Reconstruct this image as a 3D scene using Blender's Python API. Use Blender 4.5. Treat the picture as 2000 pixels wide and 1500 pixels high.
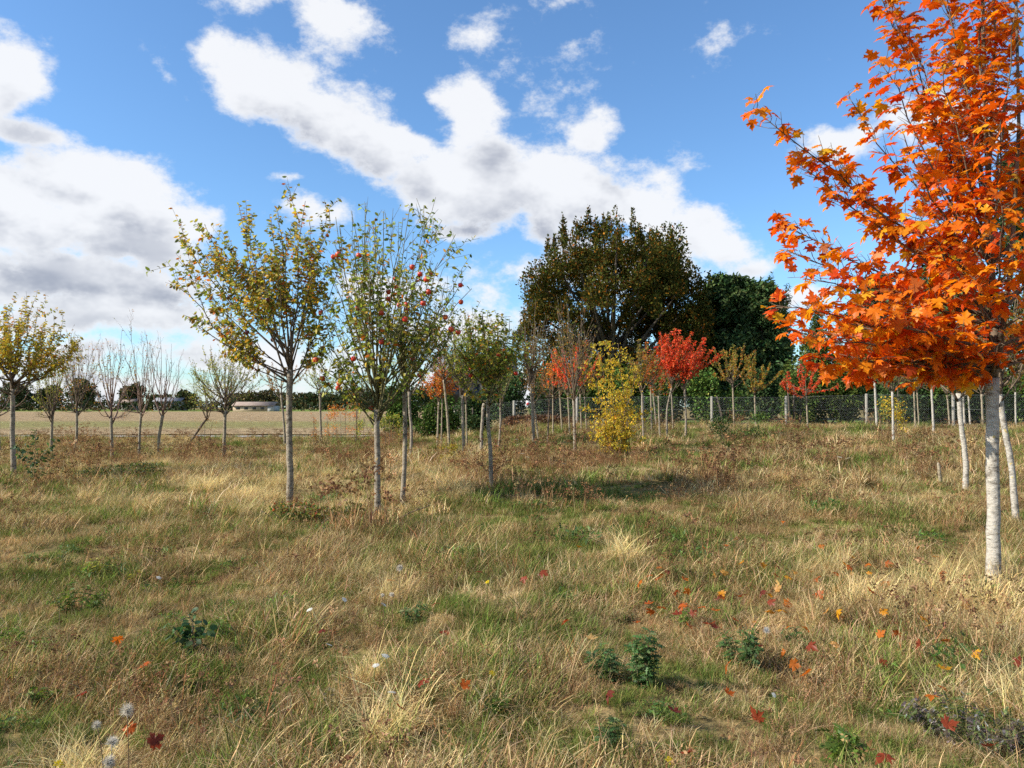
import bpy, math, random
import numpy as np
from mathutils import Matrix, Vector

rng = np.random.default_rng(11)
random.seed(11)
SC = bpy.context.scene
COL = SC.collection
for o in list(bpy.data.objects):
    bpy.data.objects.remove(o)

# ------------------------------------------------------------------ camera
F = 1500.0                     # focal length in pixels of a 2000 x 1500 frame
CZ = 1.6                       # eye height
TILT = math.atan(45 / F)       # horizon on row 795
cam = bpy.data.cameras.new('camera')
cam.sensor_fit = 'HORIZONTAL'; cam.sensor_width = 36; cam.lens = 36 * F / 2000
cam.clip_start = 0.05; cam.clip_end = 12000
co = bpy.data.objects.new('camera', cam); COL.objects.link(co)
co.location = (0, 0, CZ); co.rotation_euler = (math.pi / 2 + TILT, 0, 0)
SC.camera = co

# ------------------------------------------------------------------ light and sky
SUN_ELEV, SUN_AZ = 33.0, 255.0        # azimuth from +Y towards +X: sun at the left, a little behind the camera
el, az = math.radians(SUN_ELEV), math.radians(SUN_AZ)
SUN = Vector((math.cos(el) * math.sin(az), math.cos(el) * math.cos(az), math.sin(el)))
sl = bpy.data.lights.new('sun', 'SUN'); sl.energy = 5.0; sl.angle = math.radians(0.55); sl.color = (1.0, 0.93, 0.82)
so = bpy.data.objects.new('sun', sl); COL.objects.link(so)
so.rotation_euler = (-SUN).to_track_quat('-Z', 'Y').to_euler()
so.location = (-20, -10, 30)
SC.view_settings.view_transform = 'Standard'; SC.view_settings.look = 'None'
SC.view_settings.exposure = 0.65; SC.view_settings.gamma = 1.0
SC.view_settings.use_curve_mapping = False
SC.cycles.max_bounces = 4; SC.cycles.diffuse_bounces = 2; SC.cycles.transmission_bounces = 3
SC.cycles.transparent_max_bounces = 4; SC.cycles.glossy_bounces = 2
SC.cycles.caustics_reflective = False; SC.cycles.caustics_refractive = False
SC.cycles.use_denoising = False
SC.cycles.use_adaptive_sampling = True; SC.cycles.adaptive_threshold = .012; SC.cycles.adaptive_min_samples = 16
SC.cycles.sample_clamp_indirect = 4


def pxdir(px, py):
    x = (px - 1000) / F; y = (750 - py) / F
    return Vector((x, math.cos(TILT) - y * math.sin(TILT), math.sin(TILT) + y * math.cos(TILT)))


def P(px, py, Y):
    d = pxdir(px, py)
    return np.array([d.x / d.y * Y, Y, CZ + d.z / d.y * Y])


# clouds: soft lobes in the sky's own directions, roughened with noise
CLOUDS = [  # centre (px), radii (px), tilt in degrees, weight
    (-15, 140, 105, 120, 0, 1.0), (50, 262, 130, 34, 10, .66),
    (215, 380, 200, 105, 0, 1.2), (60, 420, 200, 110, 0, 1.15), (340, 430, 110, 70, 0, 1.0), (150, 530, 330, 75, 0, 1.1), (260, 480, 160, 70, 0, 1.0), (100, 615, 330, 55, 0, .9), (300, 600, 200, 60, 0, .75), (150, 690, 500, 50, 0, .62), (100, 760, 900, 45, 0, .75), (1000, 740, 700, 60, 0, .6),
    (520, 165, 140, 85, 18, 1.15), (660, 235, 170, 85, 22, 1.15), (770, 275, 95, 45, 20, .7),
    (910, 225, 85, 70, 0, 1.0), (960, 300, 110, 60, 0, .7), (930, 362, 200, 80, 5, 1.2), (1140, 375, 190, 95, 12, 1.25), (1260, 400, 110, 75, 20, .95), (1090, 460, 120, 50, 30, .8), (900, 440, 60, 26, 0, .5),
    (1400, 465, 120, 75, 20, 1.0), (1470, 510, 90, 42, 0, .75), (1200, 520, 240, 80, 0, .8),
    (520, -25, 300, 85, 14, .62), (650, 30, 190, 85, 22, .5),
    (1090, 110, 150, 90, 20, .24), (960, 68, 150, 40, 0, .16), (1165, 255, 65, 52, 15, .66), (1335, 340, 60, 34, 0, .3), (1620, 275, 95, 55, 10, .62), (1880, 230, 160, 70, 10, .6),
    (325, 135, 75, 30, 30, .34), (1390, 72, 90, 40, 0, .1), (560, 348, 40, 16, 0, .36),
    (610, 420, 110, 50, 0, .75), (800, 570, 220, 55, 0, .62), (950, 640, 300, 60, 0, .6), (1560, 590, 110, 38, 0, .5), (500, 700, 400, 70, 0, .6),
    (2150, 480, 160, 90, 0, 1.0), (-180, 330, 170, 120, 0, 1.1), (-250, 560, 200, 80, 0, 1.0),
]


def N(nt, kind, **kw):
    n = nt.nodes.new(kind)
    for k, v in kw.items():
        setattr(n, k, v)
    return n


def maprange(nt, src, a, b, c, d, smooth=True):
    m = N(nt, 'ShaderNodeMapRange')
    m.interpolation_type = 'SMOOTHSTEP' if smooth else 'LINEAR'
    nt.links.new(src, m.inputs['Value'])
    for k, v in zip(('From Min', 'From Max', 'To Min', 'To Max'), (a, b, c, d)):
        m.inputs[k].default_value = v
    return m.outputs['Result']


def math_(nt, op, a, b=None, c=None):
    m = N(nt, 'ShaderNodeMath', operation=op)
    for i, v in enumerate((a, b, c)):
        if v is None: continue
        if isinstance(v, (int, float)): m.inputs[i].default_value = v
        else: nt.links.new(v, m.inputs[i])
    return m.outputs[0]


def cloud_group(fine):
    g = bpy.data.node_groups.new('cloud_density', 'ShaderNodeTree')
    g.interface.new_socket('Vector', in_out='INPUT', socket_type='NodeSocketVector')
    g.interface.new_socket('Density', in_out='OUTPUT', socket_type='NodeSocketFloat')
    gi = N(g, 'NodeGroupInput'); go = N(g, 'NodeGroupOutput')
    vec = gi.outputs[0]
    wv = vec
    if fine:                                         # ragged outlines
        wn = N(g, 'ShaderNodeTexNoise'); wn.inputs['Scale'].default_value = 9; wn.inputs['Detail'].default_value = 1
        g.links.new(vec, wn.inputs['Vector'])
        sub = N(g, 'ShaderNodeVectorMath', operation='SUBTRACT'); sub.inputs[1].default_value = (.5, .5, .5)
        g.links.new(wn.outputs['Color'], sub.inputs[0])
        sc = N(g, 'ShaderNodeVectorMath', operation='SCALE'); sc.inputs['Scale'].default_value = .055
        g.links.new(sub.outputs[0], sc.inputs[0])
        ad = N(g, 'ShaderNodeVectorMath', operation='ADD')
        g.links.new(vec, ad.inputs[0]); g.links.new(sc.outputs[0], ad.inputs[1])
        wv = ad.outputs[0]
    acc = None
    for (cx, cy, rx, ry, ang, w) in CLOUDS:
        d = pxdir(cx, cy); L = d.length; c = d.normalized()
        right = c.cross(Vector((0, 0, 1))).normalized(); up = right.cross(c)
        a = math.radians(-ang)
        ax = right * math.cos(a) + up * math.sin(a); ay = up * math.cos(a) - right * math.sin(a)
        cb = N(g, 'ShaderNodeCombineXYZ')
        for k, (vv, rr) in enumerate(((ax, rx), (ay, ry))):
            dt = N(g, 'ShaderNodeVectorMath', operation='DOT_PRODUCT'); g.links.new(wv, dt.inputs[0])
            dt.inputs[1].default_value = vv / (rr * 1.04 / F / L)
            g.links.new(dt.outputs['Value'], cb.inputs[k])
        ln = N(g, 'ShaderNodeVectorMath', operation='LENGTH'); g.links.new(cb.outputs[0], ln.inputs[0])
        v = math_(g, 'MULTIPLY_ADD', ln.outputs['Value'], -w, w)
        acc = v if acc is None else math_(g, 'SMOOTH_MAX', acc, v, .18)
    sx = N(g, 'ShaderNodeSeparateXYZ'); g.links.new(vec, sx.inputs[0])
    acc = math_(g, 'ADD', acc, maprange(g, sx.outputs['Y'], .3, .45, -4, 0))
    # cumulus go on all round, outside the frame too
    big = N(g, 'ShaderNodeTexNoise'); big.inputs['Scale'].default_value = 3.2; big.inputs['Detail'].default_value = 1
    g.links.new(vec, big.inputs['Vector'])
    rest = math_(g, 'MULTIPLY_ADD', big.outputs['Fac'], 6.0, -3.1)
    front = maprange(g, sx.outputs['Y'], .45, .7, 0, -3.5)
    acc = math_(g, 'MAXIMUM', acc, math_(g, 'ADD', rest, front))
    acc = math_(g, 'MAXIMUM', acc, -1.0)
    st = N(g, 'ShaderNodeVectorMath', operation='MULTIPLY'); st.inputs[1].default_value = (1, 1, 1.5)
    g.links.new(vec, st.inputs[0])
    fb = N(g, 'ShaderNodeTexNoise'); fb.inputs['Scale'].default_value = 11; fb.inputs['Detail'].default_value = 6 if fine else 4
    fb.inputs['Roughness'].default_value = .65
    g.links.new(st.outputs[0], fb.inputs['Vector'])
    nz = math_(g, 'MULTIPLY_ADD', fb.outputs['Fac'], 1.75, -.9)
    g.links.new(math_(g, 'ADD', acc, nz), go.inputs[0])
    return g


world = bpy.data.worlds.new('World'); SC.world = world; world.use_nodes = True
world.cycles.sampling_method = 'MANUAL'; world.cycles.sample_map_resolution = 256
wt = world.node_tree; wt.nodes.clear()
wo = N(wt, 'ShaderNodeOutputWorld'); bg = N(wt, 'ShaderNodeBackground'); wt.links.new(bg.outputs[0], wo.inputs[0])
sky = N(wt, 'ShaderNodeTexSky', sky_type='NISHITA'); sky.sun_disc = False
sky.sun_elevation = el; sky.sun_rotation = az
sky.air_density = 1.0; sky.dust_density = .5; sky.ozone_density = 2.0
bg.inputs['Strength'].default_value = 0.10
tc = N(wt, 'ShaderNodeTexCoord')
g1 = N(wt, 'ShaderNodeGroup'); g1.node_tree = cloud_group(True)
wt.links.new(tc.outputs['Generated'], g1.inputs[0])
off = N(wt, 'ShaderNodeVectorMath', operation='ADD')
off.inputs[1].default_value = (-.03, -.01, .06)
wt.links.new(tc.outputs['Generated'], off.inputs[0])
g2 = N(wt, 'ShaderNodeGroup'); g2.node_tree = cloud_group(False)
wt.links.new(off.outputs[0], g2.inputs[0])
alpha = maprange(wt, g1.outputs[0], .06, .46, 0, .96)
shade = math_(wt, 'MULTIPLY', maprange(wt, g2.outputs[0], .15, 1.0, 0, 1), maprange(wt, g1.outputs[0], .2, .7, 0, 1))
bm = N(wt, 'ShaderNodeVectorMath', operation='MULTIPLY'); bm.inputs[1].default_value = (3.5, 3.5, 17)
wt.links.new(tc.outputs['Generated'], bm.inputs[0])
bn = N(wt, 'ShaderNodeTexNoise'); bn.inputs['Scale'].default_value = 1.0; bn.inputs['Detail'].default_value = 3
wt.links.new(bm.outputs[0], bn.inputs['Vector'])
shade = math_(wt, 'MULTIPLY', shade, maprange(wt, bn.outputs['Fac'], .38, .56, .6, 1))
cc = N(wt, 'ShaderNodeMix', data_type='RGBA')
cc.inputs['A'].default_value = (6.0, 6.1, 6.3, 1); cc.inputs['B'].default_value = (2.55, 2.75, 3.3, 1)
wt.links.new(shade, cc.inputs['Factor'])
tint = N(wt, 'ShaderNodeMix', data_type='RGBA', blend_type='MULTIPLY'); tint.inputs['Factor'].default_value = 1
tint.inputs['B'].default_value = (.84, 1.13, 1.36, 1)
wt.links.new(sky.outputs[0], tint.inputs['A'])
mx = N(wt, 'ShaderNodeMix', data_type='RGBA')
wt.links.new(alpha, mx.inputs['Factor']); wt.links.new(tint.outputs['Result'], mx.inputs['A']); wt.links.new(cc.outputs['Result'], mx.inputs['B'])
wt.links.new(mx.outputs['Result'], bg.inputs['Color'])

# ------------------------------------------------------------------ numeric helpers
_LAT = np.random.default_rng(5).random((256, 256))


def vnoise(x, y):
    x = np.asarray(x, float); y = np.asarray(y, float)
    xi = np.floor(x).astype(int); yi = np.floor(y).astype(int)
    fx = x - xi; fy = y - yi
    fx = fx * fx * (3 - 2 * fx); fy = fy * fy * (3 - 2 * fy)
    a = _LAT[xi & 255, yi & 255]; b = _LAT[(xi + 1) & 255, yi & 255]
    c = _LAT[xi & 255, (yi + 1) & 255]; d = _LAT[(xi + 1) & 255, (yi + 1) & 255]
    return (a * (1 - fx) + b * fx) * (1 - fy) + (c * (1 - fx) + d * fx) * fy


def fbm(x, y, o=3):
    s = 0; a = .5; t = 0
    for i in range(o):
        s = s + a * vnoise(x * 2 ** i + 17 * i, y * 2 ** i + 31 * i); t += a; a *= .5
    return s / t


def sm(t):
    t = np.clip(t, 0, 1)
    return t * t * (3 - 2 * t)


def gz(X, Y):
    """height of the meadow: rises to the right-hand fence, falls a little to the field on the left"""
    X = np.asarray(X, float); Y = np.asarray(Y, float)
    a = -.3 + 1.05 * sm((X + 10) / 14)
    near = sm((60 - Y) / 25)
    hum = (fbm(X * .7 + 40, Y * .7 + 9, 2) - .5) * .26 * near + (fbm(X * 1.6 + 3, Y * 1.6, 1) - .5) * .09 * near
    return a * sm((Y - 10) / 22) + hum * sm((Y + 4) / 6)


def G(px, py):
    d = pxdir(px, py); d = np.array([d.x / d.y, 1, d.z / d.y])
    Y = np.arange(1.5, 60, .02)
    h = CZ + d[2] * Y - gz(d[0] * Y, Y)
    i = np.argmax(h < 0) if (h < 0).any() else len(Y) - 1
    y = Y[i]
    return np.array([d[0] * y, y, float(gz(d[0] * y, y))])


def unit(v):
    return v / np.maximum(np.linalg.norm(v, axis=-1, keepdims=True), 1e-9)


# ------------------------------------------------------------------ mesh helpers
def mesh_tri(name, V, T, cols=None, smooth=False, uv=None):
    V = np.asarray(V, np.float32).reshape(-1, 3); T = np.asarray(T, np.int32).reshape(-1, 3)
    m = bpy.data.meshes.new(name)
    m.vertices.add(len(V)); m.vertices.foreach_set('co', V.ravel())
    m.loops.add(T.size); m.loops.foreach_set('vertex_index', T.ravel())
    m.polygons.add(len(T))
    m.polygons.foreach_set('loop_start', np.arange(0, T.size, 3, dtype=np.int32))
    m.polygons.foreach_set('loop_total', np.full(len(T), 3, np.int32))
    if smooth: m.polygons.foreach_set('use_smooth', np.ones(len(T), bool))
    if cols is not None:
        a = m.attributes.new('Col', 'FLOAT_COLOR', 'POINT')
        c = np.ones((len(V), 4), np.float32); c[:, :3] = np.asarray(cols)[:, :3]
        a.data.foreach_set('color', c.ravel())
    m.update(calc_edges=True)
    return m


def obj(name, mesh, mat, parent=None, kind=None, loc=None):
    o = bpy.data.objects.new(name, mesh); COL.objects.link(o)
    if mat is not None and len(mesh.materials) == 0: mesh.materials.append(mat)
    if parent is not None: o.parent = parent
    if kind: o['kind'] = kind
    if loc is not None: o.location = loc
    return o


def tag(o, label, cat, group=None):
    o['label'] = label; o['category'] = cat
    if group: o['group'] = group
    return o


ORD = ['first', 'second', 'third', 'fourth', 'fifth', 'sixth', 'seventh', 'eighth', 'ninth', 'tenth', 'eleventh', 'twelfth', 'thirteenth', 'fourteenth', 'fifteenth', 'sixteenth', 'seventeenth', 'eighteenth', 'nineteenth', 'twentieth'] + ['twenty-' + o_ for o_ in ('first', 'second', 'third', 'fourth', 'fifth', 'sixth', 'seventh', 'eighth', 'ninth')] + ['thirtieth'] + ['thirty-' + o_ for o_ in ('first', 'second', 'third', 'fourth', 'fifth', 'sixth', 'seventh', 'eighth', 'ninth')]


def thing(name, label, cat, loc, group=None):
    o = bpy.data.objects.new(name, None); COL.objects.link(o)
    o.empty_display_size = .2
    o.location = tuple(float(v) for v in loc)
    return tag(o, label, cat, group)


def tubes(pls, sides=5, caps=True):
    """tapered tubes along polylines -> vertices, triangles"""
    VV = []; TT = []; n0 = 0
    for pts, rad in pls:
        pts = np.asarray(pts, float); rad = np.asarray(rad, float); n = len(pts)
        if n < 2: continue
        tg = np.gradient(pts, axis=0); tg = unit(tg)
        ref = np.array([1., 0, 0]) if abs(tg[:, 0].mean()) < .7 else np.array([0, 1., 0])
        a = unit(np.cross(tg, ref)); b = np.cross(tg, a)
        k = sides
        th = np.arange(k) * 2 * np.pi / k
        ring = (a[:, None, :] * np.cos(th)[None, :, None] + b[:, None, :] * np.sin(th)[None, :, None]) * rad[:, None, None] + pts[:, None, :]
        VV.append(ring.reshape(-1, 3))
        i = np.arange(n - 1)[:, None] * k; j = np.arange(k)[None, :]; j2 = (j + 1) % k
        q = np.stack([i + j, i + j2, i + k + j2, i + k + j], -1).reshape(-1, 4) + n0
        TT.append(q[:, [0, 1, 2]]); TT.append(q[:, [0, 2, 3]])
        n0 += n * k
        if caps:
            VV.append(pts[[0, -1]]); s = n0 - n * k
            f0 = np.stack([np.full(k, n0), s + (np.arange(k) + 1) % k, s + np.arange(k)], -1)
            e = s + (n - 1) * k
            f1 = np.stack([np.full(k, n0 + 1), e + np.arange(k), e + (np.arange(k) + 1) % k], -1)
            TT.append(f0); TT.append(f1); n0 += 2
    return np.concatenate(VV), np.concatenate(TT)


def boxes(bs):
    """axis-aligned boxes (x0,x1,y0,y1,z0,z1)"""
    V = []; T = []
    q = [(0, 2, 3, 1), (4, 5, 7, 6), (0, 1, 5, 4), (2, 6, 7, 3), (0, 4, 6, 2), (1, 3, 7, 5)]
    for (x0, x1, y0, y1, z0, z1) in bs:
        n = len(V)
        for z in (z0, z1):
            for y in (y0, y1):
                for x in (x0, x1): V.append((x, y, z))
        for a, b, c, d in q: T += [(n + a, n + b, n + c), (n + a, n + c, n + d)]
    return np.array(V, float), np.array(T)


# ------------------------------------------------------------------ materials
def mat_base(name):
    m = bpy.data.materials.new(name); m.use_nodes = True
    nt = m.node_tree; nt.nodes.clear()
    out = N(nt, 'ShaderNodeOutputMaterial')
    return m, nt, out


def ramp(nt, src, stops):
    r = N(nt, 'ShaderNodeValToRGB'); nt.links.new(src, r.inputs[0])
    e = r.color_ramp.elements
    while len(e) < len(stops): e.new(.5)
    for x, (p, c) in zip(e, stops):
        x.position = p; x.color = (*c, 1)
    return r.outputs[0]


def leaf_mat(name, trans=.35, rough=.5, spec=.25, jitter=.25, boost=(1.25, 1.15, .7), simple=False):
    m, nt, out = mat_base(name)
    at = N(nt, 'ShaderNodeAttribute', attribute_name='Col')
    oi = N(nt, 'ShaderNodeObjectInfo')
    v = maprange(nt, oi.outputs['Random'], 0, 1, 1 - jitter, 1 + jitter, False)
    if not simple:
        tx = N(nt, 'ShaderNodeTexCoord')
        nz = N(nt, 'ShaderNodeTexNoise'); nz.inputs['Scale'].default_value = 35; nz.inputs['Detail'].default_value = 2
        nt.links.new(tx.outputs['Object'], nz.inputs['Vector'])
        v = math_(nt, 'MULTIPLY', v, maprange(nt, nz.outputs['Fac'], .3, .7, .8, 1.18))
    hs = N(nt, 'ShaderNodeVectorMath', operation='SCALE'); nt.links.new(at.outputs['Color'], hs.inputs[0]); nt.links.new(v, hs.inputs['Scale'])
    if simple:
        pb = N(nt, 'ShaderNodeBsdfDiffuse'); nt.links.new(hs.outputs[0], pb.inputs['Color'])
    else:
        pb = N(nt, 'ShaderNodeBsdfPrincipled'); pb.inputs['Roughness'].default_value = rough
        pb.inputs['Specular IOR Level'].default_value = spec
        nt.links.new(hs.outputs[0], pb.inputs['Base Color'])
    tr = N(nt, 'ShaderNodeBsdfTranslucent')
    mu = N(nt, 'ShaderNodeVectorMath', operation='MULTIPLY'); mu.inputs[1].default_value = boost
    nt.links.new(hs.outputs[0], mu.inputs[0]); nt.links.new(mu.outputs[0], tr.inputs['Color'])
    ms = N(nt, 'ShaderNodeMixShader'); ms.inputs[0].default_value = trans
    nt.links.new(pb.outputs[0], ms.inputs[1]); nt.links.new(tr.outputs[0], ms.inputs[2])
    nt.links.new(ms.outputs[0], out.inputs[0])
    return m


def bark_mat(name, light, dark, zs=30, moss=None, contrast=1.0, lichen=None):
    m, nt, out = mat_base(name)
    tx = N(nt, 'ShaderNodeTexCoord')
    mp = N(nt, 'ShaderNodeMapping'); mp.inputs['Scale'].default_value = (10, 10, zs * .5)
    nt.links.new(tx.outputs['Object'], mp.inputs['Vector'])
    n1 = N(nt, 'ShaderNodeTexNoise'); n1.inputs['Scale'].default_value = 1.6; n1.inputs['Detail'].default_value = 6; n1.inputs['Roughness'].default_value = .65
    nt.links.new(mp.outputs[0], n1.inputs['Vector'])
    n2 = N(nt, 'ShaderNodeTexNoise'); n2.inputs['Scale'].default_value = 6; n2.inputs['Detail'].default_value = 4
    nt.links.new(tx.outputs['Object'], n2.inputs['Vector'])
    f = math_(nt, 'ADD', math_(nt, 'MULTIPLY', n1.outputs['Fac'], .65), math_(nt, 'MULTIPLY', n2.outputs['Fac'], .35))
    mid = tuple((a * .7 + b * .3) for a, b in zip(light, dark))
    c = ramp(nt, f, [(.41, dark), (.46, mid), (.515, light), (.62, tuple(min(1, v * 1.12) for v in light))])
    mp2 = N(nt, 'ShaderNodeMapping'); mp2.inputs['Scale'].default_value = (14, 14, 75)
    nt.links.new(tx.outputs['Object'], mp2.inputs['Vector'])
    n4 = N(nt, 'ShaderNodeTexNoise'); n4.inputs['Scale'].default_value = 1; n4.inputs['Detail'].default_value = 2
    nt.links.new(mp2.outputs[0], n4.inputs['Vector'])
    dk = N(nt, 'ShaderNodeMix', data_type='RGBA'); nt.links.new(maprange(nt, n4.outputs['Fac'], .62, .68, 0, .75), dk.inputs['Factor'])
    nt.links.new(c, dk.inputs['A']); dk.inputs['B'].default_value = (*dark, 1); c = dk.outputs['Result']
    if lichen:
        n3 = N(nt, 'ShaderNodeTexNoise'); n3.inputs['Scale'].default_value = 9; n3.inputs['Detail'].default_value = 5
        nt.links.new(tx.outputs['Object'], n3.inputs['Vector'])
        lm = N(nt, 'ShaderNodeMix', data_type='RGBA'); nt.links.new(maprange(nt, n3.outputs['Fac'], .64, .68, 0, .6), lm.inputs['Factor'])
        nt.links.new(c, lm.inputs['A']); lm.inputs['B'].default_value = (*lichen, 1); c = lm.outputs['Result']
    if moss:
        mm = N(nt, 'ShaderNodeMix', data_type='RGBA'); nt.links.new(maprange(nt, n2.outputs['Fac'], .5, .72, 0, .7), mm.inputs['Factor'])
        nt.links.new(c, mm.inputs['A']); mm.inputs['B'].default_value = (*moss, 1); c = mm.outputs['Result']
    pb = N(nt, 'ShaderNodeBsdfPrincipled'); pb.inputs['Roughness'].default_value = .85; pb.inputs['Specular IOR Level'].default_value = .2
    nt.links.new(c, pb.inputs['Base Color'])
    bp = N(nt, 'ShaderNodeBump'); bp.inputs['Strength'].default_value = .9; bp.inputs['Distance'].default_value = .03
    nt.links.new(f, bp.inputs['Height']); nt.links.new(bp.outputs[0], pb.inputs['Normal'])
    nt.links.new(pb.outputs[0], out.inputs[0])
    return m


def plain_mat(name, c1, c2, scale=8, rough=.8, bump=.2, metallic=0):
    m, nt, out = mat_base(name)
    tx = N(nt, 'ShaderNodeTexCoord')
    n1 = N(nt, 'ShaderNodeTexNoise'); n1.inputs['Scale'].default_value = scale; n1.inputs['Detail'].default_value = 6
    nt.links.new(tx.outputs['Object'], n1.inputs['Vector'])
    c = ramp(nt, n1.outputs['Fac'], [(.3, c1), (.7, c2)])
    pb = N(nt, 'ShaderNodeBsdfPrincipled'); pb.inputs['Roughness'].default_value = rough; pb.inputs['Metallic'].default_value = metallic
    nt.links.new(c, pb.inputs['Base Color'])
    if bump:
        bp = N(nt, 'ShaderNodeBump'); bp.inputs['Strength'].default_value = bump; bp.inputs['Distance'].default_value = .02
        nt.links.new(n1.outputs['Fac'], bp.inputs['Height']); nt.links.new(bp.outputs[0], pb.inputs['Normal'])
    nt.links.new(pb.outputs[0], out.inputs[0])
    return m


M_LEAF = leaf_mat('leaf', .46)
M_MAPLE = leaf_mat('maple_leaf', .55, .42, .3, .12, (1.15, .9, .5))
M_DRY = leaf_mat('grass_blade', .3, .7, .1, .28, (1.1, 1.05, .8), True)
M_DARKLEAF = leaf_mat('evergreen_leaf', .12, .55, .2, .2, simple=True)
M_CROWN = leaf_mat('crown_leaf', .28, .55, .2, .1, simple=True)
M_BARK = bark_mat('apple_bark', (.275, .23, .17), (.09, .07, .05), 26, lichen=(.34, .32, .16))
M_BARKW = bark_mat('maple_bark', (.42, .385, .325), (.20, .175, .14), 40, lichen=(.52, .36, .05))
M_BARKY = bark_mat('young_bark', (.29, .24, .165), (.10, .075, .05), 22)
M_TWIG = bark_mat('twig_bark', (.17, .125, .085), (.06, .045, .03), 12)
M_TWIGO = bark_mat('green_twig_bark', (.155, .14, .06), (.06, .05, .025), 12)
M_TWIGR = bark_mat('reddish_twig_bark', (.26, .175, .13), (.11, .07, .05), 12)
M_DARKBARK = bark_mat('dark_bark', (.10, .08, .06), (.03, .025, .02), 14)
M_CONCRETE = plain_mat('concrete_post', (.20, .185, .15), (.34, .315, .26), 18)
M_WIRE = plain_mat('galvanised_wire', (.17, .18, .17), (.25, .26, .25), 30, .55, 0, .0)

# ------------------------------------------------------------------ the ground
def graded(lo, hi, n, mid, s):
    t = np.linspace(math.asinh((lo - mid) / s), math.asinh((hi - mid) / s), n)
    return mid + s * np.sinh(t)


def grid_mesh(name, xs, ys, dz=0, fn=gz):
    X, Y = np.meshgrid(xs, ys, indexing='ij'); Z = fn(X, Y) + dz
    V = np.stack([X, Y, Z], -1).reshape(-1, 3)
    nx, ny = len(xs), len(ys)
    i = np.arange(nx - 1)[:, None] * ny + np.arange(ny - 1)[None, :]
    q = np.stack([i, i + ny, i + ny + 1, i + 1], -1).reshape(-1, 4)
    return mesh_tri(name, V, np.concatenate([q[:, [0, 1, 2]], q[:, [0, 2, 3]]]), smooth=True)


m, nt, out = mat_base('meadow_soil')
geo = N(nt, 'ShaderNodeNewGeometry')
n1 = N(nt, 'ShaderNodeTexNoise'); n1.inputs['Scale'].default_value = .35; n1.inputs['Detail'].default_value = 8; n1.inputs['Roughness'].default_value = .65
n2 = N(nt, 'ShaderNodeTexNoise'); n2.inputs['Scale'].default_value = 14; n2.inputs['Detail'].default_value = 6
for n_ in (n1, n2): nt.links.new(geo.outputs['Position'], n_.inputs['Vector'])
ca = ramp(nt, n1.outputs['Fac'], [(.36, (.15, .145, .05)), (.5, (.25, .195, .09)), (.66, (.36, .27, .14))])
cb = ramp(nt, n2.outputs['Fac'], [(.32, (.35, .33, .3)), (.62, (1.15, 1.1, 1.0))])
mm = N(nt, 'ShaderNodeMix', data_type='RGBA', blend_type='MULTIPLY'); mm.inputs['Factor'].default_value = 1
nt.links.new(ca, mm.inputs['A']); nt.links.new(cb, mm.inputs['B'])
pb = N(nt, 'ShaderNodeBsdfPrincipled'); pb.inputs['Roughness'].default_value = 1; pb.inputs['Specular IOR Level'].default_value = .05
nt.links.new(mm.outputs['Result'], pb.inputs['Base Color'])
bp = N(nt, 'ShaderNodeBump'); bp.inputs['Strength'].default_value = .8; bp.inputs['Distance'].default_value = .04
nt.links.new(n2.outputs['Fac'], bp.inputs['Height']); nt.links.new(bp.outputs[0], pb.inputs['Normal'])
nt.links.new(pb.outputs[0], out.inputs[0])
M_SOIL = m
gx = graded(-3500, 3500, 300, 0, 6.0); gy = graded(-200, 6000, 340, 8, 7.0)
ground = obj('ground', grid_mesh('ground', gx, gy), M_SOIL, kind='structure')

# stubble field with green stripes along it
m, nt, out = mat_base('stubble_field')
geo = N(nt, 'ShaderNodeNewGeometry')
sx = N(nt, 'ShaderNodeSeparateXYZ'); nt.links.new(geo.outputs['Position'], sx.inputs[0])
mp = N(nt, 'ShaderNodeMapping'); mp.inputs['Scale'].default_value = (.09, .35, 1); nt.links.new(geo.outputs['Position'], mp.inputs['Vector'])
n1 = N(nt, 'ShaderNodeTexNoise'); n1.inputs['Scale'].default_value = 1; n1.inputs['Detail'].default_value = 9; n1.inputs['Roughness'].default_value = .7
nt.links.new(mp.outputs[0], n1.inputs['Vector'])
n2 = N(nt, 'ShaderNodeTexNoise'); n2.inputs['Scale'].default_value = 1.4; n2.inputs['Detail'].default_value = 8; n2.inputs['Roughness'].default_value = .75
nt.links.new(geo.outputs['Position'], n2.inputs['Vector'])
straw = ramp(nt, n2.outputs['Fac'], [(.40, (.15, .095, .047)), (.49, (.30, .21, .112)), (.58, (.44, .33, .19))])
gf = math_(nt, 'ADD', sx.outputs['Y'], math_(nt, 'MULTIPLY_ADD', n1.outputs['Fac'], 40, -20))
s1 = math_(nt, 'MULTIPLY', maprange(nt, gf, 62, 74, 0, 1), maprange(nt, gf, 88, 112, 1, 0))
s2 = maprange(nt, sx.outputs['Y'], 300, 345, 0, 1)
grn = math_(nt, 'MAXIMUM', math_(nt, 'MULTIPLY', s1, maprange(nt, n2.outputs['Fac'], .36, .58, .1, .65)), s2)
fm = N(nt, 'ShaderNodeMix', data_type='RGBA'); nt.links.new(grn, fm.inputs['Factor']); nt.links.new(straw, fm.inputs['A'])
fm.inputs['B'].default_value = (.16, .205, .045, 1)
pb = N(nt, 'ShaderNodeBsdfPrincipled'); pb.inputs['Roughness'].default_value = 1; pb.inputs['Specular IOR Level'].default_value = .05
nt.links.new(fm.outputs['Result'], pb.inputs['Base Color'])
bp = N(nt, 'ShaderNodeBump'); bp.inputs['Strength'].default_value = 1; bp.inputs['Distance'].default_value = .25
nt.links.new(n2.outputs['Fac'], bp.inputs['Height']); nt.links.new(bp.outputs[0], pb.inputs['Normal'])
nt.links.new(pb.outputs[0], out.inputs[0])
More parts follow.
